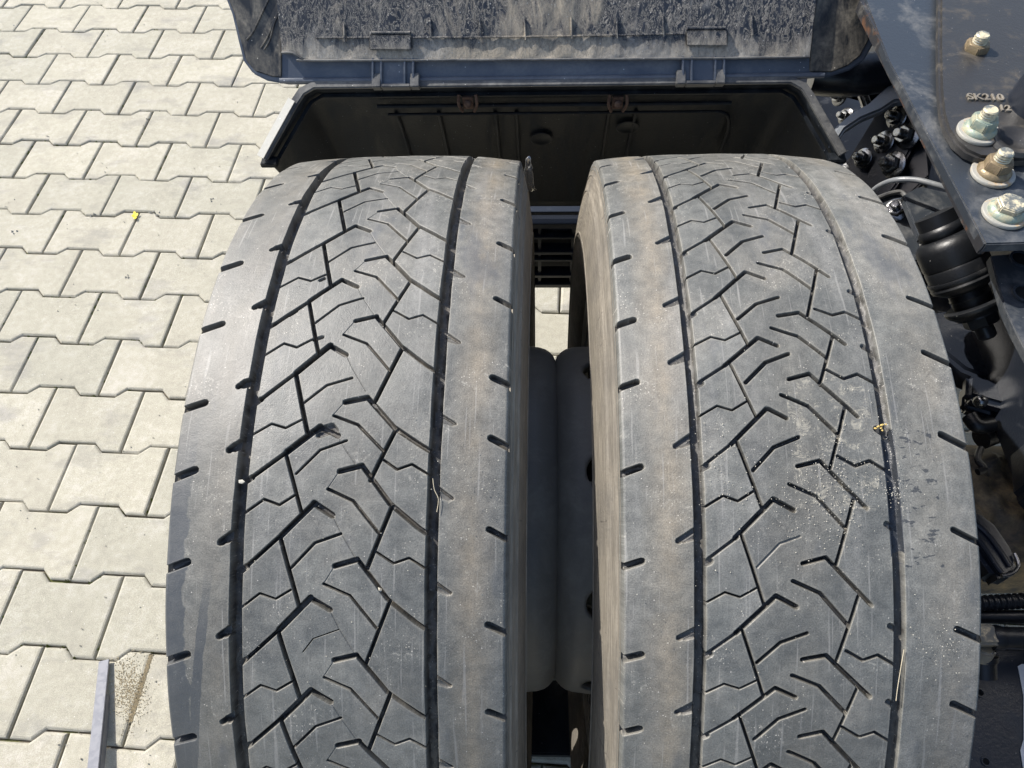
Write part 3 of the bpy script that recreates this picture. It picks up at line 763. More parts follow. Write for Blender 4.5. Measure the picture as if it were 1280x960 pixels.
# debris on the tyres
def on_tyre(px, py, hh=0.):
    d = ray(px, py); o_ = CAM-np.array([0, 0, ZC]); A = d[1]**2+d[2]**2; B = o_[1]*d[1]+o_[2]*d[2]; Q = o_[1]**2+o_[2]**2-(R-.001+hh)**2
    tt = (-B-math.sqrt(B*B-A*Q))/A; P = Vector(CAM+d*tt); n_ = Vector((0, P.y, P.z-ZC)).normalized(); return P, n_
def pebble(bm, P, n_, r, rnd):
    X, Y, Z = frame_of(n_); base = len(bm.verts)
    g = bmesh.ops.create_icosphere(bm, subdivisions=1, radius=r)
    for v in g['verts']: q = v.co*rnd.uniform(.75, 1.2); v.co = P+X*q.x*1.1+Y*q.y*.8+Z*q.z*.6
for px, py, r, lab in ((474, 738, .0026, 'small white pebble wedged in a zigzag groove of the left tyre'), (944, 931, .0026, 'small white pebble stuck in a groove at the bottom of the right tyre'),
                       (884, 497, .0028, 'pale pebble at the edge of the left groove of the right tyre'), (302, 602, .0024, 'pale pebble stuck in the left groove of the left tyre')):
    P, n_ = on_tyre(px, py, -.002); bm = bmesh.new(); pebble(bm, P, n_, r, random.Random(px)); tag(obj('pebble', bm, STONE), lab, 'pebble', 'pebbles stuck in the tyre grooves')
P, n_ = on_tyre(1101, 533, .0012); bm = bmesh.new(); rn = random.Random(5)
for q in range(7): pebble(bm, P+Vector((rn.uniform(-.0045, .0045), rn.uniform(-.003, .003), -.0008)), n_, rn.uniform(.0007, .0014), rn)
tag(obj('yellow_crumb', bm, m_flat('ochre_crumb', (.50, .36, .12))), 'yellow crumb lying on the right tyre beside its right groove', 'crumb')
bm = bmesh.new()
def twig(bm, pts, r):
    Q = []
    for px, py in pts: P, n_ = on_tyre(px, py, .0012); Q.append(P)
    tube(bm, Q, r, 5)
twig(bm, [(1130, 812), (1126, 835), (1122, 860), (1120, 876)], .00028); tag(obj('straw', bm, STRAW), 'thin dry straw lying in the right groove of the right tyre', 'straw')
bm = bmesh.new(); twig(bm, [(541, 598), (543, 612), (548, 624), (546, 640)], .00025); tag(obj('straw', bm, STRAW), 'thin dry straw lying in the right groove of the left tyre', 'straw')
# grit sprinkled on the treads, thickest on the right tyre
bm = bmesh.new(); rn = random.Random(9)
cl = [(1050, 600, 34, 260), (1020, 620, 30, 160), (910, 590, 30, 90), (590, 600, 25, 60), (1120, 620, 8, 60), (1000, 330, 80, 60), (1080, 480, 60, 120), (900, 800, 90, 60), (440, 700, 110, 70), (1180, 800, 25, 70), (600, 320, 25, 40), (400, 300, 50, 30)]
for cx_, cy_, sg, cnt in cl:
    for _ in range(cnt):
        px, py = rn.gauss(cx_, sg), rn.gauss(cy_, sg*1.2)
        if not (230 < px < 635 or 790 < px < 1200) or not 230 < py < 955: continue
        P, n_ = on_tyre(px, py, .0012); X_, Y_, Z_ = frame_of(n_); r = rn.uniform(.0002, .00055)
        vs = [bm.verts.new(P+X_*math.cos(a+.3)*r*rn.uniform(.6, 1.3)+Y_*math.sin(a+.3)*r*rn.uniform(.6, 1.3)) for a in (0, 1.6, 3.1, 4.7)]; tp = bm.verts.new(P+Z_*r*.8)
        for k in range(4): bm.faces.new((vs[k], vs[(k+1) % 4], tp))
tag(obj('tread_grit', bm, STONE), 'fine pale grit sprinkled over both treads', 'grit', kind='stuff')

# ================================================================= MUDGUARD (fixed rear section)
g = thing('mudguard', 'fixed black mudguard section curving down behind both tyres', 'mudguard', (0, .50, .60))
RS = .556
def cyl(x, a, r): a = math.radians(a); return Vector((x, r*math.cos(a), ZC+r*math.sin(a)))
A1, A0 = 34., 1.
section = [(-.372, .462), (-.362, .480), (-.330, .536), (-.322, .548), (-.308, .556)]
section = section+[(-x, r) for x, r in section[::-1]]
sec = [(x-.010, r) for x, r in section]
bm = bmesh.new(); n = 26
def strip(bm, pts, a0, a1, n, th):
    gi = []; go = []
    for i in range(n+1):
        a = a0+(a1-a0)*i/n
        gi.append([bm.verts.new(cyl(x, a, r)) for x, r in pts])
    for i in range(n):
        for k in range(len(pts)-1): bm.faces.new((gi[i][k], gi[i][k+1], gi[i+1][k+1], gi[i+1][k]))
dense = []
for (x0, r0), (x1, r1) in zip(sec[:-1], sec[1:]):
    m_ = 14 if abs(x1-x0) > .3 else 2
    for k in range(m_): dense.append((x0+(x1-x0)*k/m_, r0+(r1-r0)*k/m_))
dense.append(sec[-1])
strip(bm, dense, A0, A1-.6, n, 0)
o = obj('inner_skin', bm, GUARD, g, smooth=50); md = o.modifiers.new('wall', 'SOLIDIFY'); md.thickness = .004; md.offset = 1
# rim lip: bar running round the cut end
def sweep(bm, pts, a, wd_, th):
    """rectangular bar following section points in the plane of angle a; wd_ radial outward, th along the arc"""
    ring = []
    dt = Vector((0, -math.sin(math.radians(a)), math.cos(math.radians(a))))
    P = [cyl(x, a, r) for x, r in pts]
    for i, p in enumerate(P):
        d = (P[min(i+1, len(P)-1)]-P[max(i-1, 0)]).normalized(); nn = d.cross(dt).normalized()
        if nn.dot(Vector((0, p.y, p.z-ZC))) < 0 and abs(p.x) < .31: nn = -nn
        ctr = Vector((-.01, *(cyl(0, a, .47).yz)))
        if nn.dot(p-ctr) < 0: nn = -nn
        ring.append([bm.verts.new(q) for q in (p-nn*.001, p+nn*wd_, p+nn*wd_+dt*th, p-nn*.001+dt*th)])
    for a_, b_ in zip(ring[:-1], ring[1:]):
        for k in range(4): bm.faces.new((a_[k], a_[(k+1) % 4], b_[(k+1) % 4], b_[k]))
    bm.faces.new(ring[0]); bm.faces.new(ring[-1][::-1])
def lipseg(sub): 
    bm = bmesh.new(); sweep(bm, sub, A1-.4, .0095, .006); obj('rim_lip', bm, GUARD_LIP, g, bevel=.0012)
lipseg(sec)
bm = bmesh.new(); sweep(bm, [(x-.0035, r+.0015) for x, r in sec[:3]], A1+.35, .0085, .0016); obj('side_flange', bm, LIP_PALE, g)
for sx_ in (-1, 1):
    bm = bmesh.new(); p = cyl(-.010+sx_*.372, A1-.4, .462); box(bm, p+Vector((sx_*-.002, .002, -.004)), (.011, .008, .0035)); obj('lip_foot', bm, GUARD, g, bevel=.0012)
# second step inside the rim
bm = bmesh.new(); sweep(bm, [(x*.985, r-.004) for x, r in sec], A1-2.6, .004, .006); obj('inner_step', bm, GUARD, g, bevel=.001)
# double rail behind the top edge with a diagonal end, ribs, embossed rings
def rail(a, r_, x0, x1, hw):
    bm = bmesh.new(); P = [cyl(x, a, r_) for x in np.linspace(x0, x1, 12)]; tube(bm, P, hw, 8, sub=0); return bm
obj('rail', rail(29.2, .549, -.245, .235, .003), GUARD, g); obj('rail', rail(26.6, .549, -.235, .225, .0022), GUARD, g)
bm = bmesh.new(); tube(bm, [cyl(.225, 26.6, .549), cyl(.24, 25.2, .549), cyl(.25, 21, .549), cyl(.252, 15, .549)], .0026, 8); obj('rail', bm, GUARD, g)
for x in (-.225, -.165, -.085, -.055, .075, .112):
    bm = bmesh.new(); P = [cyl(x, a, .5545) for a in np.linspace(26, A0+.5, 16)]; tube(bm, P, .0028, 6, sub=0); obj('rib', bm, GUARD, g)
for x, a in ((-.02, 18.5), (.105, 21.5)):
    bm = bmesh.new(); c = cyl(x, a, .5525); nrm = Vector((0, -math.cos(math.radians(a)), -math.sin(math.radians(a))))
    lathe(bm, c, nrm, [(0, .017), (.0008, .016), (.0008, .013), (.0002, .012)], 32); obj('embossed_ring', bm, GUARD, g)
for px in (585, 772):   # rusty clips
    P = onplane(px, 128, cyl(0, 30, .545), (0, -.85, -.5)); bm = bmesh.new()
    for q in (-.011, .011):
        tube(bm, [P+Vector((q, 0, .012)), P+Vector((q*1.1, -.004, 0)), P+Vector((q*.7, -.003, -.012))], .0022, 8)
    obj('clip', bm, RUST, g)
    bm = bmesh.new(); box(bm, P+Vector((0, .002, 0)), (.007, .004, .009)); lathe(bm, P+Vector((0, -.002, 0)), (0, -1, .3), [(0, .005), (.005, .005), (.007, .003)], 12); obj('clip_bolt', bm, RUST, g)
# hinge sockets in the lip
for px0, px1, py in ((462, 522, 112), (848, 910, 110)):
    a = onz(px0, py, .757); b = onz(px1, py, .757); c = cyl((a.x+b.x)/2, A1-.2, .562); hx = abs(b.x-a.x)/2
    bm = bmesh.new(); dt = Vector((0, -math.sin(math.radians(A1)), math.cos(math.radians(A1)))); dr = Vector((0, math.cos(math.radians(A1)), math.sin(math.radians(A1))))
    X_ = Vector((1, 0, 0))
    for sx_ in (-1, 1): box(bm, c+X_*sx_*(hx-.006)+dt*.004, (.006, .009, .0065), (X_, dr, dt))
    box(bm, c-dr*.007+dt*.004, (hx-.012, .0022, .0064), (X_, dr, dt)); box(bm, c+dr*.0078+dt*.003, (hx-.012, .0012, .004), (X_, dr, dt))
    obj('hinge_socket', bm, GUARD_LIP, g, bevel=.001)
# crumpled foil caught at the middle
bm = bmesh.new(); P = onplane(661, 215, (0, .40, .6), (0, -.9, -.3)); rn = random.Random(2)
tag_pts = []
for k in range(9):
    zz = .028-.007*k; row = [bm.verts.new(P+Vector((q*.0055*(1+.5*rn.random())*(.45+.10*k), -.004*rn.random()-abs(q)*.003, zz+rn.uniform(-.002, .002)))) for q in (-1, -.3, .4, 1)]; tag_pts.append(row)
for a_, b_ in zip(tag_pts[:-1], tag_pts[1:]):
    for k in range(3): bm.faces.new((a_[k], a_[k+1], b_[k+1], b_[k]))
o = obj('crumpled_strip', bm, STEEL); tag(o, 'crumpled shiny metal strip hanging in front of the mudguard between the tyres', 'strip'); o.modifiers.new('t', 'SOLIDIFY').thickness = .0006
# ladder-like lattice below the guard
t = thing('lattice_bracket', 'dark ladder-like bracket below the mudguard between the tyres', 'bracket', (0, .565, .3))
for a, b, hw in (((610, 261), (770, 261), .004), ((610, 277), (770, 277), .006), ((610, 292), (770, 292), .003), ((640, 311), (770, 311), .004), ((640, 320), (770, 320), .003), ((640, 340), (770, 340), .004), ((610, 352), (770, 352), .005)):
    p0 = onplane(*a, (0, .565, 0), (0, 1, 0)); p1 = onplane(*b, (0, .565, 0), (0, 1, 0)); bm = bmesh.new(); box(bm, (p0+p1)/2, ((p1.x-p0.x)/2, .012, hw)); obj('rung', bm, BLACK, t, bevel=.001)
for px in (664, 675, 716, 730, 640):
    p0 = onplane(px, 277, (0, .565, 0), (0, 1, 0)); p1 = onplane(px-1, 352, (0, .565, 0), (0, 1, 0)); bm = bmesh.new(); box(bm, (p0+p1)/2+Vector((0, .003, 0)), (.003, .010, abs(p0.z-p1.z)/2-.001)); obj('upright', bm, BLACK, t, bevel=.001)
bm = bmesh.new(); p0 = onplane(610, 240, (0, .60, 0), (0, 1, 0)); p1 = onplane(770, 349, (0, .60, 0), (0, 1, 0)); box(bm, (p0+p1)/2, (.11, .006, abs(p0.z-p1.z)/2-.004)); obj('back_plate', bm, GUARD, t)
# axle-side spring beam under the chassis, seen low between the wheels (dark)
t = thing('mud_flap', 'black rubber flap low behind the mudguard', 'flap', (0, .62, .2)) if 0 else None

# ================================================================= RAISED GUARD SECTION
H = (0, .475, .757); DN = np.array([0, -.785, .62]); dH = Vector((0, .62, .785)); nH = Vector(DN)
g2 = thing('raised_mudguard', 'raised mudguard section with dried mud splashes, tilted up above the rim', 'mudguard', (0, .50, .80))
def lp(px, py, lift=0.): return onplane(px, py, np.array(H)+DN*lift, DN)
def up(p, s): return p+dH*s
def plate(name, pts, th, mat, bev=.0015, lift=0, xtra=None, parent=g2, smooth=35):
    bm = bmesh.new(); prism(bm, pts, nH*-th); return obj(name, bm, mat, parent, bevel=bev, smooth=smooth)
L0 = [(281, -40), (283, 0), (290, 18), (297, 48), (304, 76), (316, 92), (334, 101), (360, 105.5)]
Rr = [(1000, 99), (1036, 96), (1062, 88), (1080, 76), (1092, 55), (1100, 20), (1108, -40)]
pts = [lp(*p) for p in L0+Rr]
pts = pts+[pts[-1]+dH*.30, pts[0]+dH*.30]
plate('outer_lip', pts, .006, LIP_BLUE, .002)
# long rolled bead along the lower edge of the lip
bm = bmesh.new(); tube(bm, [lp(350, 101, .0015), lp(500, 100, .002), lp(700, 98, .002), lp(870, 96, .002), lp(1030, 94, .0015)], .0035, 10); obj('lip_bead', bm, LIP_BLUE, g2)
# left end: dark dusty side
pts = [lp(*p, .002) for p in ((283, -40), (286, 0), (293, 18), (300, 48), (307, 75), (319, 89), (340, 96), (352, 97), (352, 68), (352, -40))]
pts = pts[:-1]+[pts[-1], pts[-1]+dH*.30, pts[0]+dH*.30]
plate('side_panel', pts, .0025, SPLASH_SIDE)
pts = [lp(*p, .002) for p in ((1012, 66), (1012, 90), (1040, 90), (1060, 82), (1075, 70), (1086, 50), (1094, 20), (1100, -40))]
pts = pts+[pts[-1]+dH*.30, pts[0]+dH*.30]; pts[-1] = pts[0]+dH*.36
plate('side_panel', pts, .0025, SPLASH_SIDE)
# displaced dirty inner face: grid surface with runs and ripples standing proud of the lip
from mathutils import noise as mn
lo_edge = [(352, 65), (366, 65), (379, 73), (392, 74.5), (640, 73.5), (900, 71.5), (1012, 70)]
bm = bmesh.new(); nx_, ns_ = 260, 60; rows = []
xs_ = np.linspace(352, 1012, nx_+1)
base = [lp(x, float(np.interp(x, [p[0] for p in lo_edge], [p[1] for p in lo_edge])), .009) for x in xs_]
for k in range(ns_+1):
    s_ = .32*(k/ns_)**1.6; row = []
    for i, b in enumerate(base):
        fade = min(1, k/4)
        run = mn.noise(Vector((b.x*46, s_*13, 0)))*.5+mn.noise(Vector((b.x*120, s_*34, 3)))*.2+mn.noise(Vector((b.x*300, s_*150, 6)))*.06
        p = b+dH*(s_)+nH*(run*.0032*fade)
        row.append(bm.verts.new(p))
    rows.append(row)
for a_, b_ in zip(rows[:-1], rows[1:]):
    for i in range(nx_): bm.faces.new((a_[i], a_[i+1], b_[i+1], b_[i]))
low = [bm.verts.new(v.co-nH*.0085) for v in rows[0]]
for i in range(nx_): bm.faces.new((rows[0][i], low[i], low[i+1], rows[0][i+1]))
lft_ = [bm.verts.new(r_[0].co-nH*.0085) for r_ in rows]; rgt_ = [bm.verts.new(r_[-1].co-nH*.0085) for r_ in rows]
for k in range(ns_): bm.faces.new((rows[k][0], rows[k+1][0], lft_[k+1], lft_[k])); bm.faces.new((rows[k][-1], rgt_[k], rgt_[k+1], rows[k+1][-1]))
obj('splashed_panel', bm, SPLASH, g2, smooth=60)
bm = bmesh.new(); tube(bm, [lp(x, y+1.2, .0095) for x, y in lo_edge], .0016, 8, sub=2); obj('panel_edge', bm, GUARD_LIP, g2)
for x0, x1, y0, y1 in ((462, 515, 44, 63), (857, 909, 38, 58)):
    bm = bmesh.new(); a = lp(x0, y1, .010); b = lp(x1, y1, .010); c = lp(x1, y0, .010); d = lp(x0, y0, .010)
    prism(bm, [a, b, c, d], nH*.003); obj('pocket', bm, SPLASH, g2, bevel=.0022)
    bm = bmesh.new(); a = lp(x0+2, y0-3, .010); b = lp(x1-2, y0-3, .010); tube(bm, [a, b], .002, 8); obj('pocket_ridge', bm, SPLASH, g2)
for x, y0, y1 in ((430, 30, 52), (538, 24, 47), (600, 24, 46), (656, 24, 50), (714, 22, 48), (771, 22, 48), (829, 20, 46), (940, 20, 44)):
    bm = bmesh.new(); tube(bm, [lp(x, y0, .0098), lp(x+.5, (y0+y1)/2, .0104), lp(x+1, y1, .0100)], .0014, 8); obj('rib', bm, SPLASH, g2)
bm = bmesh.new(); tube(bm, [lp(395, 47, .010), lp(640, 46, .0105), lp(855, 42, .010)], .0011, 6); obj('moulding_line', bm, SPLASH, g2)
# hinge tabs crossing the lip strip
for x0, x1, y0, y1 in ((466, 519, 73, 108), (851, 905, 71, 105)):
    X_ = Vector((1, 0, 0)); a = lp(x0, y1, .002); b = lp(x1, y1, .002); c = lp(x1, y0, .002); d = lp(x0, y0, .002)
    bm = bmesh.new(); prism(bm, [a, b, c, d], nH*.004)
    for p, q in ((a, d), (b, c)):
        sg = 1 if p is a else -1
        for off in (0, .011): prism(bm, [p+X_*sg*off, p+X_*sg*(off+.003), q+X_*sg*(off+.003), q+X_*sg*off], nH*.0085)
    obj('hinge_tab', bm, LIP_BLUE, g2, bevel=.0008)
# leaf-shaped moulding lines at the left end
for k, pts_ in enumerate((((340, -10), (328, 15), (316, 40), (308, 50)), ((358, -10), (345, 20), (335, 45), (326, 60)), ((395, 3), (365, 6), (346, 22), (337, 50), (330, 62)), ((374, -8), (352, 8), (342, 30)))):
    bm = bmesh.new(); tube(bm, [lp(*p, .0025) for p in pts_], .0012, 6); obj('moulding_line', bm, SPLASH_SIDE, g2)

# ================================================================= CHASSIS
ch = thing('truck_chassis', 'black truck chassis frame with bolted mounting plates right of the tyres', 'chassis', (.55, 0, .6))
def poly(name, pts, z, th, mat, parent, bev=.0015):
    bm = bmesh.new(); prism(bm, [onz(x, y, z) for x, y in pts], (0, 0, -th)); return obj(name, bm, mat, parent, bevel=bev)
ZP = .85
poly('mounting_plate', [(1232, 305), (1300, 303), (1600, 300), (1600, -60), (1060, -60), (1082, 0), (1110, 74), (1170, 188)], ZP, .011, PLATE, ch, .0012)
# rusty flame-cut edge standing just proud of the plate side
bm = bmesh.new(); a = onz(1112, 79, ZP-.001); b = onz(1232, 305, ZP-.001); a0 = onz(1075, 0, ZP-.001)
prism(bm, [a0+Vector((-.001, 0, 0)), b+Vector((-.001, 0, 0)), b+Vector((-.001, 0, -.014)), a0+Vector((-.001, 0, -.014))], (.006, 0, 0)); obj('plate_edge', bm, RUSTED, ch, bevel=.001)
poly('casting_foot', [(1175, -60), (1174, 60), (1175, 110), (1178, 140), (1184, 160), (1194, 176), (1208, 188), (1226, 196), (1250, 198), (1330, 198), (1600, 190), (1600, -60)], ZP+.012, .0118, CAST, ch, .003)
poly('lower_plate', [(1238, 319), (1262, 317), (1330, 316), (1600, 310), (1600, 560), (1300, 470), (1283, 440), (1268, 412), (1256, 385), (1246, 350)], .795, .010, PLATE, ch, .001)
for i, (px, py) in enumerate(((1277, 323), (1281, 366))):
    bm = bmesh.new(); P = onz(px, py, .7975); lathe(bm, P, (0, 0, 1), [(-.002, .0105), (.0005, .0105), (.0005, .0085), (-.0015, .0085)], 24); obj('hole_rim', bm, PLATE, ch)
    bm = bmesh.new(); lathe(bm, P, (0, 0, 1), [(-.002, .0084), (-.0012, .0084)], 24); obj('hole', bm, m_flat('hole_shadow_black', (.004, .004, .004)), ch)
bm = bmesh.new(); box(bm, (.52, 1.3, .70), (.012, 3.2, .125)); box(bm, (.57, 1.3, .823), (.06, 3.2, .004)); box(bm, (.57, 1.3, .578), (.06, 3.2, .004)); obj('frame_rail', bm, BLACK, ch, bevel=.002)
bm = bmesh.new(); box(bm, (1.32, 1.3, .70), (.012, 3.2, .125)); box(bm, (1.27, 1.3, .823), (.06, 3.2, .004)); box(bm, (1.27, 1.3, .578), (.06, 3.2, .004)); obj('frame_rail', bm, BLACK, ch, bevel=.002)
for y in (-1.2, -.1, .9, 2.2):
    bm = bmesh.new(); box(bm, (.92, y, .70), (.385, .09, .10)); obj('cross_member', bm, BLACK, ch, bevel=.004)
bm = bmesh.new(); box(bm, (.92, .3, .832), (.40, .55, .006)); obj('deck_plate', bm, BLACK, ch, bevel=.001)
# raised lobes of the casting
bm = bmesh.new(); P = onz(1322, 112, ZP+.03); lathe(bm, P+Vector((0, 0, -.02)), (0, 0, 1), [(0, .036), (.035, .033), (.044, .029), (.049, .020)], 40); obj('casting_boss', bm, BLACK, ch, smooth=60)
bm = bmesh.new(); P = onz(1268, 178, ZP+.0125); lathe(bm, P, (0, 0, 1), [(0, .022), (.004, .020), (.004, .014), (.0005, .011)], 36); obj('casting_ring', bm, CAST, ch, smooth=60)
def text(body, p0, px1, size, z, parent, mat):
    cu = bpy.data.curves.new('lettering', 'FONT'); cu.body = body; cu.size = size; cu.extrude = .0010; cu.bevel_depth = .00028; cu.align_x = 'LEFT'
    tmp = bpy.data.objects.new('tmp', cu); COL.objects.link(tmp); bpy.context.view_layer.update()
    me = bpy.data.meshes.new_from_object(tmp.evaluated_get(bpy.context.evaluated_depsgraph_get())); bpy.data.objects.remove(tmp)
    a = onz(*p0, z); b = onz(*px1, z); ang = math.atan2((b-a).y, (b-a).x)
    me.transform(Matrix.Translation(a-parent.location) @ Matrix.Rotation(ang, 4, 'Z')); me.materials.clear(); me.materials.append(mat)
    o = link('lettering', me, parent); return o
LET = m_paint('worn_casting_letters', (.16, .14, .11), (.34, .31, .26), .1, .35)
o = text('SK210', (1210, 125), (1256, 126), .0136, ZP+.0128, ch, LET); o['label'] = 'raised casting letters SK210'
o = text('12', (1249, 138), (1275, 140), .0115, ZP+.0128, ch, LET); o['label'] = 'raised casting figures 12'
# ---- three big plate bolts
def hexprof(bm, c, ax_, r, h, rot=0): lathe(bm, c, ax_, [(0, r), (h*.85, r), (h, r*.90)], 6, rot)
Zv = Vector((0, 0, 1))
def big_bolt(px, py, z, kind, label, wm, nm):
    P = onz(px, py, z); t = thing('bolt', label, 'bolt', P, 'large bolts on the mounting plate')
    bm = bmesh.new(); lathe(bm, P, Zv, [(0, .0195), (.0022, .0198), (.0034, .0190), (.0036, .0125)], 40); obj('washer', bm, wm, t, smooth=50)
    ht = Vector((random.uniform(-.03, .03), random.uniform(-.03, .03), 1))
    if kind == 'nut':
        bm = bmesh.new(); lathe(bm, P+Zv*.0034, Zv, [(0, .0152), (.0018, .0154), (.0035, .0135), (.005, .0125)], 40); obj('flange', bm, nm, t, smooth=60)
        bm = bmesh.new(); hexprof(bm, P+Zv*.006, Zv, .0128, .012, .25); obj('nut', bm, nm if nm is not ZINCG else ZINCG, t, bevel=.0009)
        bm = bmesh.new(); pr = []
        for k in range(7): z_ = .017+.0012*k; pr.append((z_, .0074 if k % 2 else .0069))
        pr += [(.0258, .0069), (.0270, .0058)]; lathe(bm, P, Zv, pr, 28); obj('stud', bm, ZINC, t, smooth=30)
    else:
        bm = bmesh.new(); lathe(bm, P+Zv*.0034, Zv, [(0, .0158), (.002, .0160), (.0042, .0138), (.0055, .0125)], 40); obj('flange', bm, ZINCG, t, smooth=60)
        bm = bmesh.new(); hexprof(bm, P+Zv*.006, Zv, .0130, .0095, .5); obj('hex_head', bm, ZINC, t, bevel=.001)
big_bolt(1222, 166, ZP+.0122, 'nut', 'bolt nearest the SK210 lettering with greenish flange and tall threaded stud', WASH, ZINCG)
big_bolt(1240, 218, ZP+.0005, 'nut', 'middle plate bolt with brown nut and tall threaded stud', WASH, BRONZE)
big_bolt(1255, 268, ZP+.0005, 'hex', 'plate bolt with low pale hexagon head nearest the plate corner', WASH, ZINCG)
big_bolt(1214, 72, ZP+.002, 'nut', 'bolt in the dark hollow at the far end of the plate', BRONZE, BRONZE)
# ---- steel bracket with small shiny bolts between guard and plate
br = thing('spring_bracket', 'glossy black bracket with a cluster of small shiny bolts beside the mudguard', 'bracket', onz(1105, 190, .60))
BN = np.array([-.62, -.30, .72]); BN /= np.linalg.norm(BN); BP = np.array(onz(1100, 190, .62)); BNv = Vector(BN)
def bp(px, py, lift=0.): return onplane(px, py, BP+BN*lift, BN)
def bplate(name, pts, lift, th, mat, bev=.002): bm = bmesh.new(); prism(bm, [bp(*p, lift) for p in pts], BNv*-th); return obj(name, bm, mat, br, bevel=bev)
bplate('base_plate', [(1010, 270), (1030, 230), (1062, 196), (1090, 150), (1108, 118), (1150, 112), (1172, 180), (1166, 215), (1140, 240), (1110, 262), (1090, 290), (1040, 300)], 0, .012, BLACK)
bplate('inner_plate', [(1060, 262), (1082, 222), (1100, 185), (1112, 150), (1135, 120), (1152, 135), (1150, 165), (1132, 200), (1122, 230), (1098, 262)], .012, .010, BLACK, .003)
SHINY = m_paint('worn_glossy_black_bolt', (.22, .22, .22), (.55, .55, .52), -.06, .16, 60, metal=.9)
def small_bolt(px, py, r, lift, parent, ax_=None, mat=SHINY, pos=None, n2=None):
    P = pos if pos is not None else bp(px, py, lift); ax_ = Vector(ax_) if ax_ else BNv
    bm = bmesh.new(); lathe(bm, P, ax_, [(0, r*1.45), (r*.25, r*1.5), (r*.35, r*1.35)], 26); b_ = obj('bolt', bm, mat, parent, smooth=40)
    bm = bmesh.new(); hexprof(bm, P+ax_.normalized()*r*.35, ax_, r, r*.9, random.random()); lathe(bm, P+ax_.normalized()*r*1.25, ax_, [(0, r*.55), (r*.8, r*.55), (r*.95, r*.4)], 14)
    o = obj('nut', bm, mat, b_, bevel=.0004); return b_
# obj() moves geometry relative to the parent's chain, so nuts stay in place
for px, py, r, lf in ((1122, 147, .0105, .012), (1106, 178, .0105, .012), (1080, 198, .0095, .010), (1136, 170, .0125, .014), (1118, 206, .0125, .014), (1050, 122, .0085, .0), (1058, 146, .0085, .0), (1085, 108, .008, 0)):
    small_bolt(px, py, r, lf, br, ax_=(-.85, -.25, .45))
bm = bmesh.new(); prism(bm, [onz(x, y, .46) for x, y in ((970, 70), (1160, 70), (1260, 330), (1130, 330), (1040, 240), (985, 170))], (0, 0, -.05)); obj('shade_backdrop', bm, BLACK, br, bevel=.004)  # added dark backdrop, hides sunlit ground where shade belongs
bm = bmesh.new(); prism(bm, [onz(x, y, .66) for x, y in ((1030, 98), (1120, 106), (1150, 130), (1130, 128), (1090, 104), (1050, 108))], (0, 0, -.02)); obj('top_web', bm, BLACK, br, bevel=.002)
for q in (0, 8):
    bm = bmesh.new(); tube(bm, [onz(1072+q, 112, .665), onz(1084+q, 145, .66)], .0035, 8); obj('pin', bm, SHINY, br)
ARMGREY = m_paint('grey_painted_arm', (.15, .16, .17), (.22, .22, .21), .05, .3, 30)
# curved arm
t = thing('curved_arm', 'curved grey metal arm arching over the small bolts', 'arm', onz(1080, 140, .70))
bm = bmesh.new(); P = [onz(x, y, .70) for x, y in ((1040, 178), (1052, 158), (1072, 143), (1095, 132), (1110, 120), (1128, 112), (1150, 112))]
wd_ = [.005, .006, .008, .010, .012, .022, .030]; rg = []
for i, p in enumerate(P):
    d = (P[min(i+1, 6)]-P[max(0, i-1)]).normalized(); nn = Vector((-d.y, d.x, 0)); rg.append([bm.verts.new(q) for q in (p+nn*wd_[i], p-nn*wd_[i], p-nn*wd_[i]-Zv*.012, p+nn*wd_[i]-Zv*.012)])
for a_, b_ in zip(rg[:-1], rg[1:]):
    for k in range(4): bm.faces.new((a_[k], a_[(k+1) % 4], b_[(k+1) % 4], b_[k]))
bm.faces.new(rg[0]); bm.faces.new(rg[-1][::-1]); obj('arm', bm, ARMGREY, t, bevel=.003, seg=3)
# dark beam behind the guard's right end
t = thing('cross_beam', 'black beam running from the mudguard end under the mounting plate', 'beam', onz(1080, 95, .70))
bm = bmesh.new(); tube(bm, [onz(1015, 92, .70), onz(1060, 95, .70), onz(1120, 88, .70), onz(1200, 84, .70)], .028, 20); obj('beam', bm, BLACK, t)
# thin pipe
bm = bmesh.new(); tube(bm, [onz(x, y, z) for x, y, z in ((1080, 252, .66), (1090, 240, .68), (1102, 231, .70), (1120, 225, .72), (1145, 225, .73), (1170, 231, .735), (1184, 236, .735))], .0034, 12)
tag(obj('brake_pipe', bm, ARMGREY), 'thin curved grey brake pipe emerging beside the right tyre', 'pipe')
# triangular bracket below the pipe
t = thing('bolted_bracket', 'grey folded bracket with one bolt between right tyre and pipe', 'bracket', onz(1120, 280, .66))
bm = bmesh.new(); prism(bm, [onz(x, y, .66) for x, y in ((1075, 262), (1096, 248), (1116, 241), (1130, 243), (1140, 268), (1150, 298), (1156, 325), (1120, 330), (1095, 310))], (0, 0, -.008)); obj('face', bm, PLATE, t, bevel=.002)
bm = bmesh.new(); tube(bm, [onz(1096, 248, .664), onz(1116, 241, .664), onz(1130, 243, .664), onz(1142, 270, .664), (onz(1154, 312, .664))], .003, 8); obj('fold', bm, GUARD_LIP, t)
small_bolt(0, 0, .010, 0, t, ax_=(-.5, -.3, .8), pos=onz(1121, 263, .666), mat=SHINY)
poly2 = lambda nm, pts, z, th, mat, par, bev=.002: poly(nm, pts, z, th, mat, par, bev)
poly2('side_web', [(1128, 244), (1150, 232), (1186, 240), (1200, 262), (1180, 285), (1160, 300), (1150, 298)], .70, .010, PLATE, t)
SHINY_DARK = m_paint('greasy_black_steel', (.03, .03, .032), (.10, .095, .085), .02, .3, 40, metal=.3)
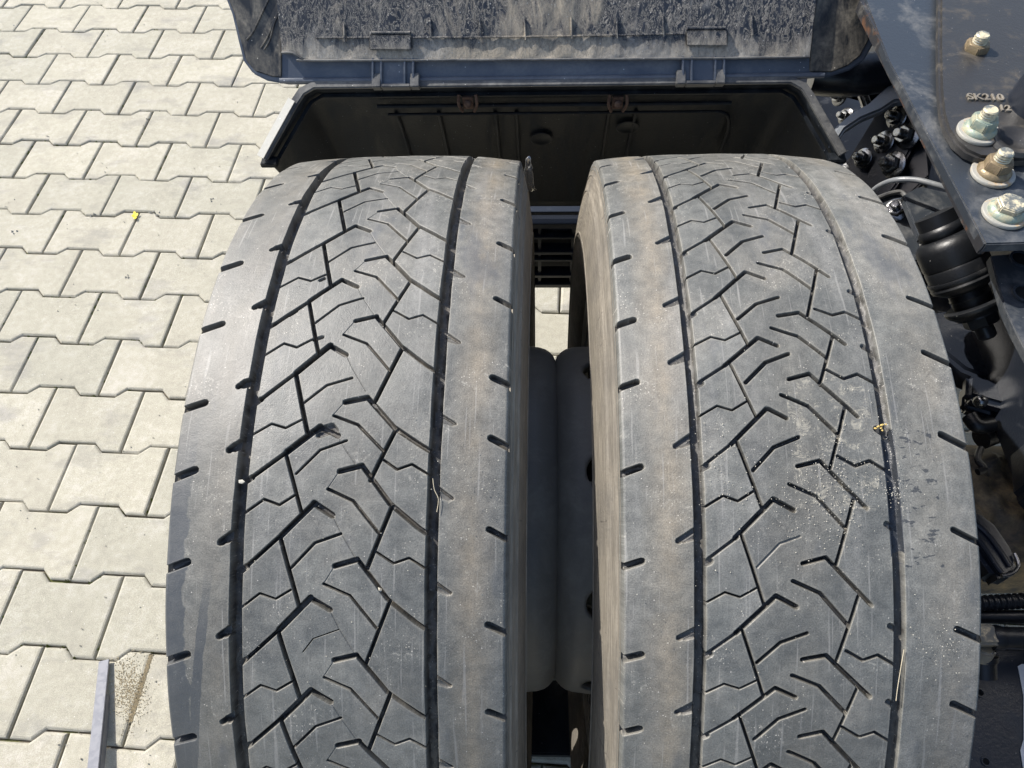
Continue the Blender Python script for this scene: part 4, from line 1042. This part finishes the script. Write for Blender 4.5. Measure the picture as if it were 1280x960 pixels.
# spring bush (stack of black cylinders)
t = thing('rubber_bush', 'stack of black rubber collars ending in a nut, pointing down beside the right tyre', 'bush', onz(1190, 330, .72))
a = onz(1168, 268, .74); b = onz(1236, 424, .655); d = (b-a); L_ = d.length
def stack(name, prof, mat=RUBBER, n=36, rot=0): bm = bmesh.new(); lathe(bm, a, d, [(q*L_, r) for q, r in prof], n, rot); return obj(name, bm, mat, t, smooth=40)
stack('upper_neck', [(0, .021), (.09, .021), (.11, .024), (.14, .0245), (.17, .022)])
stack('drum', [(.171, .024), (.19, .029), (.22, .0325), (.25, .0335), (.37, .0335), (.385, .0325), (.40, .0335), (.47, .0330)])
stack('lower_collar', [(.471, .0345), (.485, .0352), (.50, .0345), (.515, .0335), (.53, .0345), (.55, .0335), (.58, .027), (.60, .0225)])
stack('neck', [(.601, .0205), (.64, .0205), (.65, .0215), (.66, .0205), (.71, .0205)])
stack('flange', [(.711, .028), (.722, .031), (.74, .031), (.76, .029), (.79, .024)])
stack('washer', [(.791, .0225), (.805, .0225)], SHINY_DARK)
stack('nut', [(.806, .0185), (.875, .018), (.89, .0155)], RUBBER, 6)
stack('stud', [(.891, .0100), (.975, .0100), (.99, .008)], SHINY_DARK, 20)
poly2('bush_seat', [(1150, 300), (1172, 272), (1200, 262), (1222, 280), (1236, 330), (1225, 345), (1200, 300), (1170, 310)], .60, .012, BLACK, t)
# dark carrier arm under the bush
t = thing('carrier_arm', 'broad black suspension arm below the rubber bush', 'arm', onz(1200, 430, .58))
poly2('arm', [(1150, 330), (1180, 340), (1236, 390), (1262, 440), (1270, 470), (1240, 476), (1205, 462), (1178, 440), (1160, 400)], .60, .04, BLACK, t, .006)
poly2('brace', [(1240, 380), (1290, 420), (1330, 520), (1330, 640), (1296, 600), (1286, 500)], .63, .05, BLACK, t, .006)
# link joint
t = thing('link_joint', 'black ball joint with rubber boot under the suspension arm', 'joint', onz(1236, 490, .58))
bm = bmesh.new(); c = onz(1236, 494, .60)
for r_, k in ((.027, 0), (.024, 1)):
    box(bm, c+Vector((.003*k, .004, -.004-.022*k)), (.024-.003*k, .018, .010), (Vector((.94, -.34, 0)), Vector((.34, .94, 0)), Zv))
obj('housing', bm, BLACK, t, bevel=.006, seg=3)
bm = bmesh.new(); lathe(bm, onz(1225, 502, .612), (-.3, -.4, .85), [(0, .0075), (.005, .0072), (.009, .005), (.0105, .002)], 20); obj('ball_pin', bm, SHINY, t, smooth=60)
bm = bmesh.new(); tube(bm, [onz(1212, 520, .59), onz(1222, 532, .59), onz(1240, 530, .59)], [.009], 14); obj('boot', bm, RUBBER, t)
bm = bmesh.new(); tube(bm, [onz(1226, 548, .56), onz(1262, 534, .56)], .013, 18); obj('sleeve', bm, RUBBER, t)
bm = bmesh.new(); tube(bm, [onz(1262, 500, .60), onz(1272, 520, .60), onz(1284, 560, .59)], .0055, 10); obj('rod', bm, BLACK, t)
bm = bmesh.new(); lathe(bm, onz(1270, 500, .605), (.2, -.5, .8), [(0, .008), (.006, .008), (.008, .005)], 6); obj('nut', bm, SHINY, t, bevel=.0008)
bm = bmesh.new(); tube(bm, [onz(1226, 560, .57), onz(1222, 574, .57), onz(1230, 586, .57), onz(1222, 590, .57)], .004, 10); obj('clamp', bm, RUBBER, t)
# dirty axle casting
t = thing('axle_casting', 'mud-caked dark axle casting low at the right edge', 'casting', onz(1250, 600, .52))
bm = bmesh.new(); nx_, ny_ = 40, 30; gr_ = []
for j in range(ny_+1):
    row = []
    for i in range(nx_+1):
        px = 1195+170*i/nx_; py = 556+140*j/ny_; P = onz(px, py, .54)
        hgt = mn.noise(P*38)*.012+mn.noise(P*110)*.007+mn.noise(P*300)*.0026 - .05*((j/ny_-.45)**2) + (-.02 if j == 0 else 0)
        row.append(bm.verts.new(P+Zv*hgt))
    gr_.append(row)
for a_, b_ in zip(gr_[:-1], gr_[1:]):
    for i in range(nx_): bm.faces.new((a_[i], a_[i+1], b_[i+1], b_[i]))
o = obj('casting', bm, DIRT, t, smooth=60); o.modifiers.new('t', 'SOLIDIFY').thickness = .02; o.modifiers['t'].offset = -1
# ribbed black chamber
t = thing('ribbed_chamber', 'glossy black rounded housing with raised ribs above the hoses', 'housing', onz(1240, 690, .60))
poly2('body', [(1195, 640), (1222, 636), (1246, 654), (1264, 680), (1274, 700), (1272, 716), (1258, 724), (1244, 720), (1222, 690), (1200, 668)], .60, .03, BLACK, t, .006)
for pts_ in (((1216, 652), (1234, 668), (1252, 692), (1262, 708)), ((1210, 662), (1228, 682), (1244, 706), (1252, 716))):
    bm = bmesh.new(); tube(bm, [onz(x, y, .601) for x, y in pts_], .0028, 10); obj('raised_rib', bm, BLACK, t)
bm = bmesh.new(); tube(bm, [onz(1252, 720, .603), onz(1266, 716, .603), onz(1273, 706, .603), onz(1268, 692, .603)], .002, 10); obj('rim_edge', bm, SHINY, t)
# hoses
bm = bmesh.new(); p0 = onz(1195, 756, .60); p1 = onz(1400, 744, .60); nn_ = 110; P = [p0.lerp(p1, k/nn_) for k in range(nn_+1)]
tube(bm, P, [.0078, .0078, .0062, .0062], 16, sub=0); tag(obj('corrugated_hose', bm, RUBBER), 'thin corrugated black hose, uppermost of the hoses at the right edge', 'hose')
bm = bmesh.new(); tube(bm, [onz(1195, 770, .59), onz(1250, 771, .59), onz(1400, 770, .59)], .0065, 16); tag(obj('smooth_hose', bm, RUBBER), 'smooth black hose directly below the corrugated hose', 'hose')
t = thing('hose_fitting', 'grey brass elbow fitting joining a hose and a black cylinder', 'fitting', onz(1230, 800, .57))
bm = bmesh.new(); c = onz(1229, 795, .60); box(bm, c, (.0105, .010, .0085)); lathe(bm, c-Zv*.003+Vector((0, -.010, 0)), (0, -.6, -1), [(0, .009), (.016, .009)], 18); obj('elbow', bm, BRASS, t, bevel=.0025, seg=3)
bm = bmesh.new(); lathe(bm, onz(1228, 812, .585), (0, -.9, -.5), [(0, .0105), (.004, .0110), (.005, .0135), (.010, .0135), (.011, .0118), (.026, .0118)], 28); obj('port', bm, RUBBER, t)
bm = bmesh.new(); lathe(bm, onz(1228, 812, .589), (0, -.9, -.5), [(0, .0112), (.0015, .0112)], 28); obj('collar_ring', bm, STEEL, t)
bm = bmesh.new(); tube(bm, [onz(1236, 797, .598), onz(1300, 798, .598), onz(1400, 798, .60)], .0105, 18); lathe(bm, onz(1238, 797, .598), (1, 0, 0), [(0, .0115), (.006, .0122), (.010, .0115)], 18); obj('hose', bm, RUBBER, t)
# smooth black tank / cover at the lower right
t = thing('black_cover', 'smooth blue-black cover with small holes at the lower right corner', 'cover', onz(1250, 900, .52))
CV = m_paint('blue_black_cover_paint', (.016, .022, .032), (.06, .065, .07), -.02, .33)
poly2('body', [(1195, 806), (1330, 806), (1560, 1080), (1180, 1080), (1196, 960), (1205, 880)], .55, .05, CV, t, .006)
for px, py in ((1225, 866), (1232, 952)):
    bm = bmesh.new(); lathe(bm, onz(px, py, .5503), Zv, [(0, .0042), (.001, .0042), (.001, .0030), (.0002, .0028)], 20); obj('hole_rim', bm, CV, t)
    bm = bmesh.new(); lathe(bm, onz(px, py, .5504), Zv, [(0, .0028), (.0003, .0028)], 20); obj('hole', bm, m_flat('hole_black', (.004, .004, .004)), t)
bm = bmesh.new(); prism(bm, [onz(x, y, .5506) for x, y in ((1272, 833), (1277, 830), (1300, 832), (1300, 985), (1282, 980), (1275, 938), (1279, 925), (1279, 870))], (0, 0, .0006)); obj('sticker', bm, STICK, t)
# ground-level dark parts under the chassis
print('objects', len(bpy.data.objects))
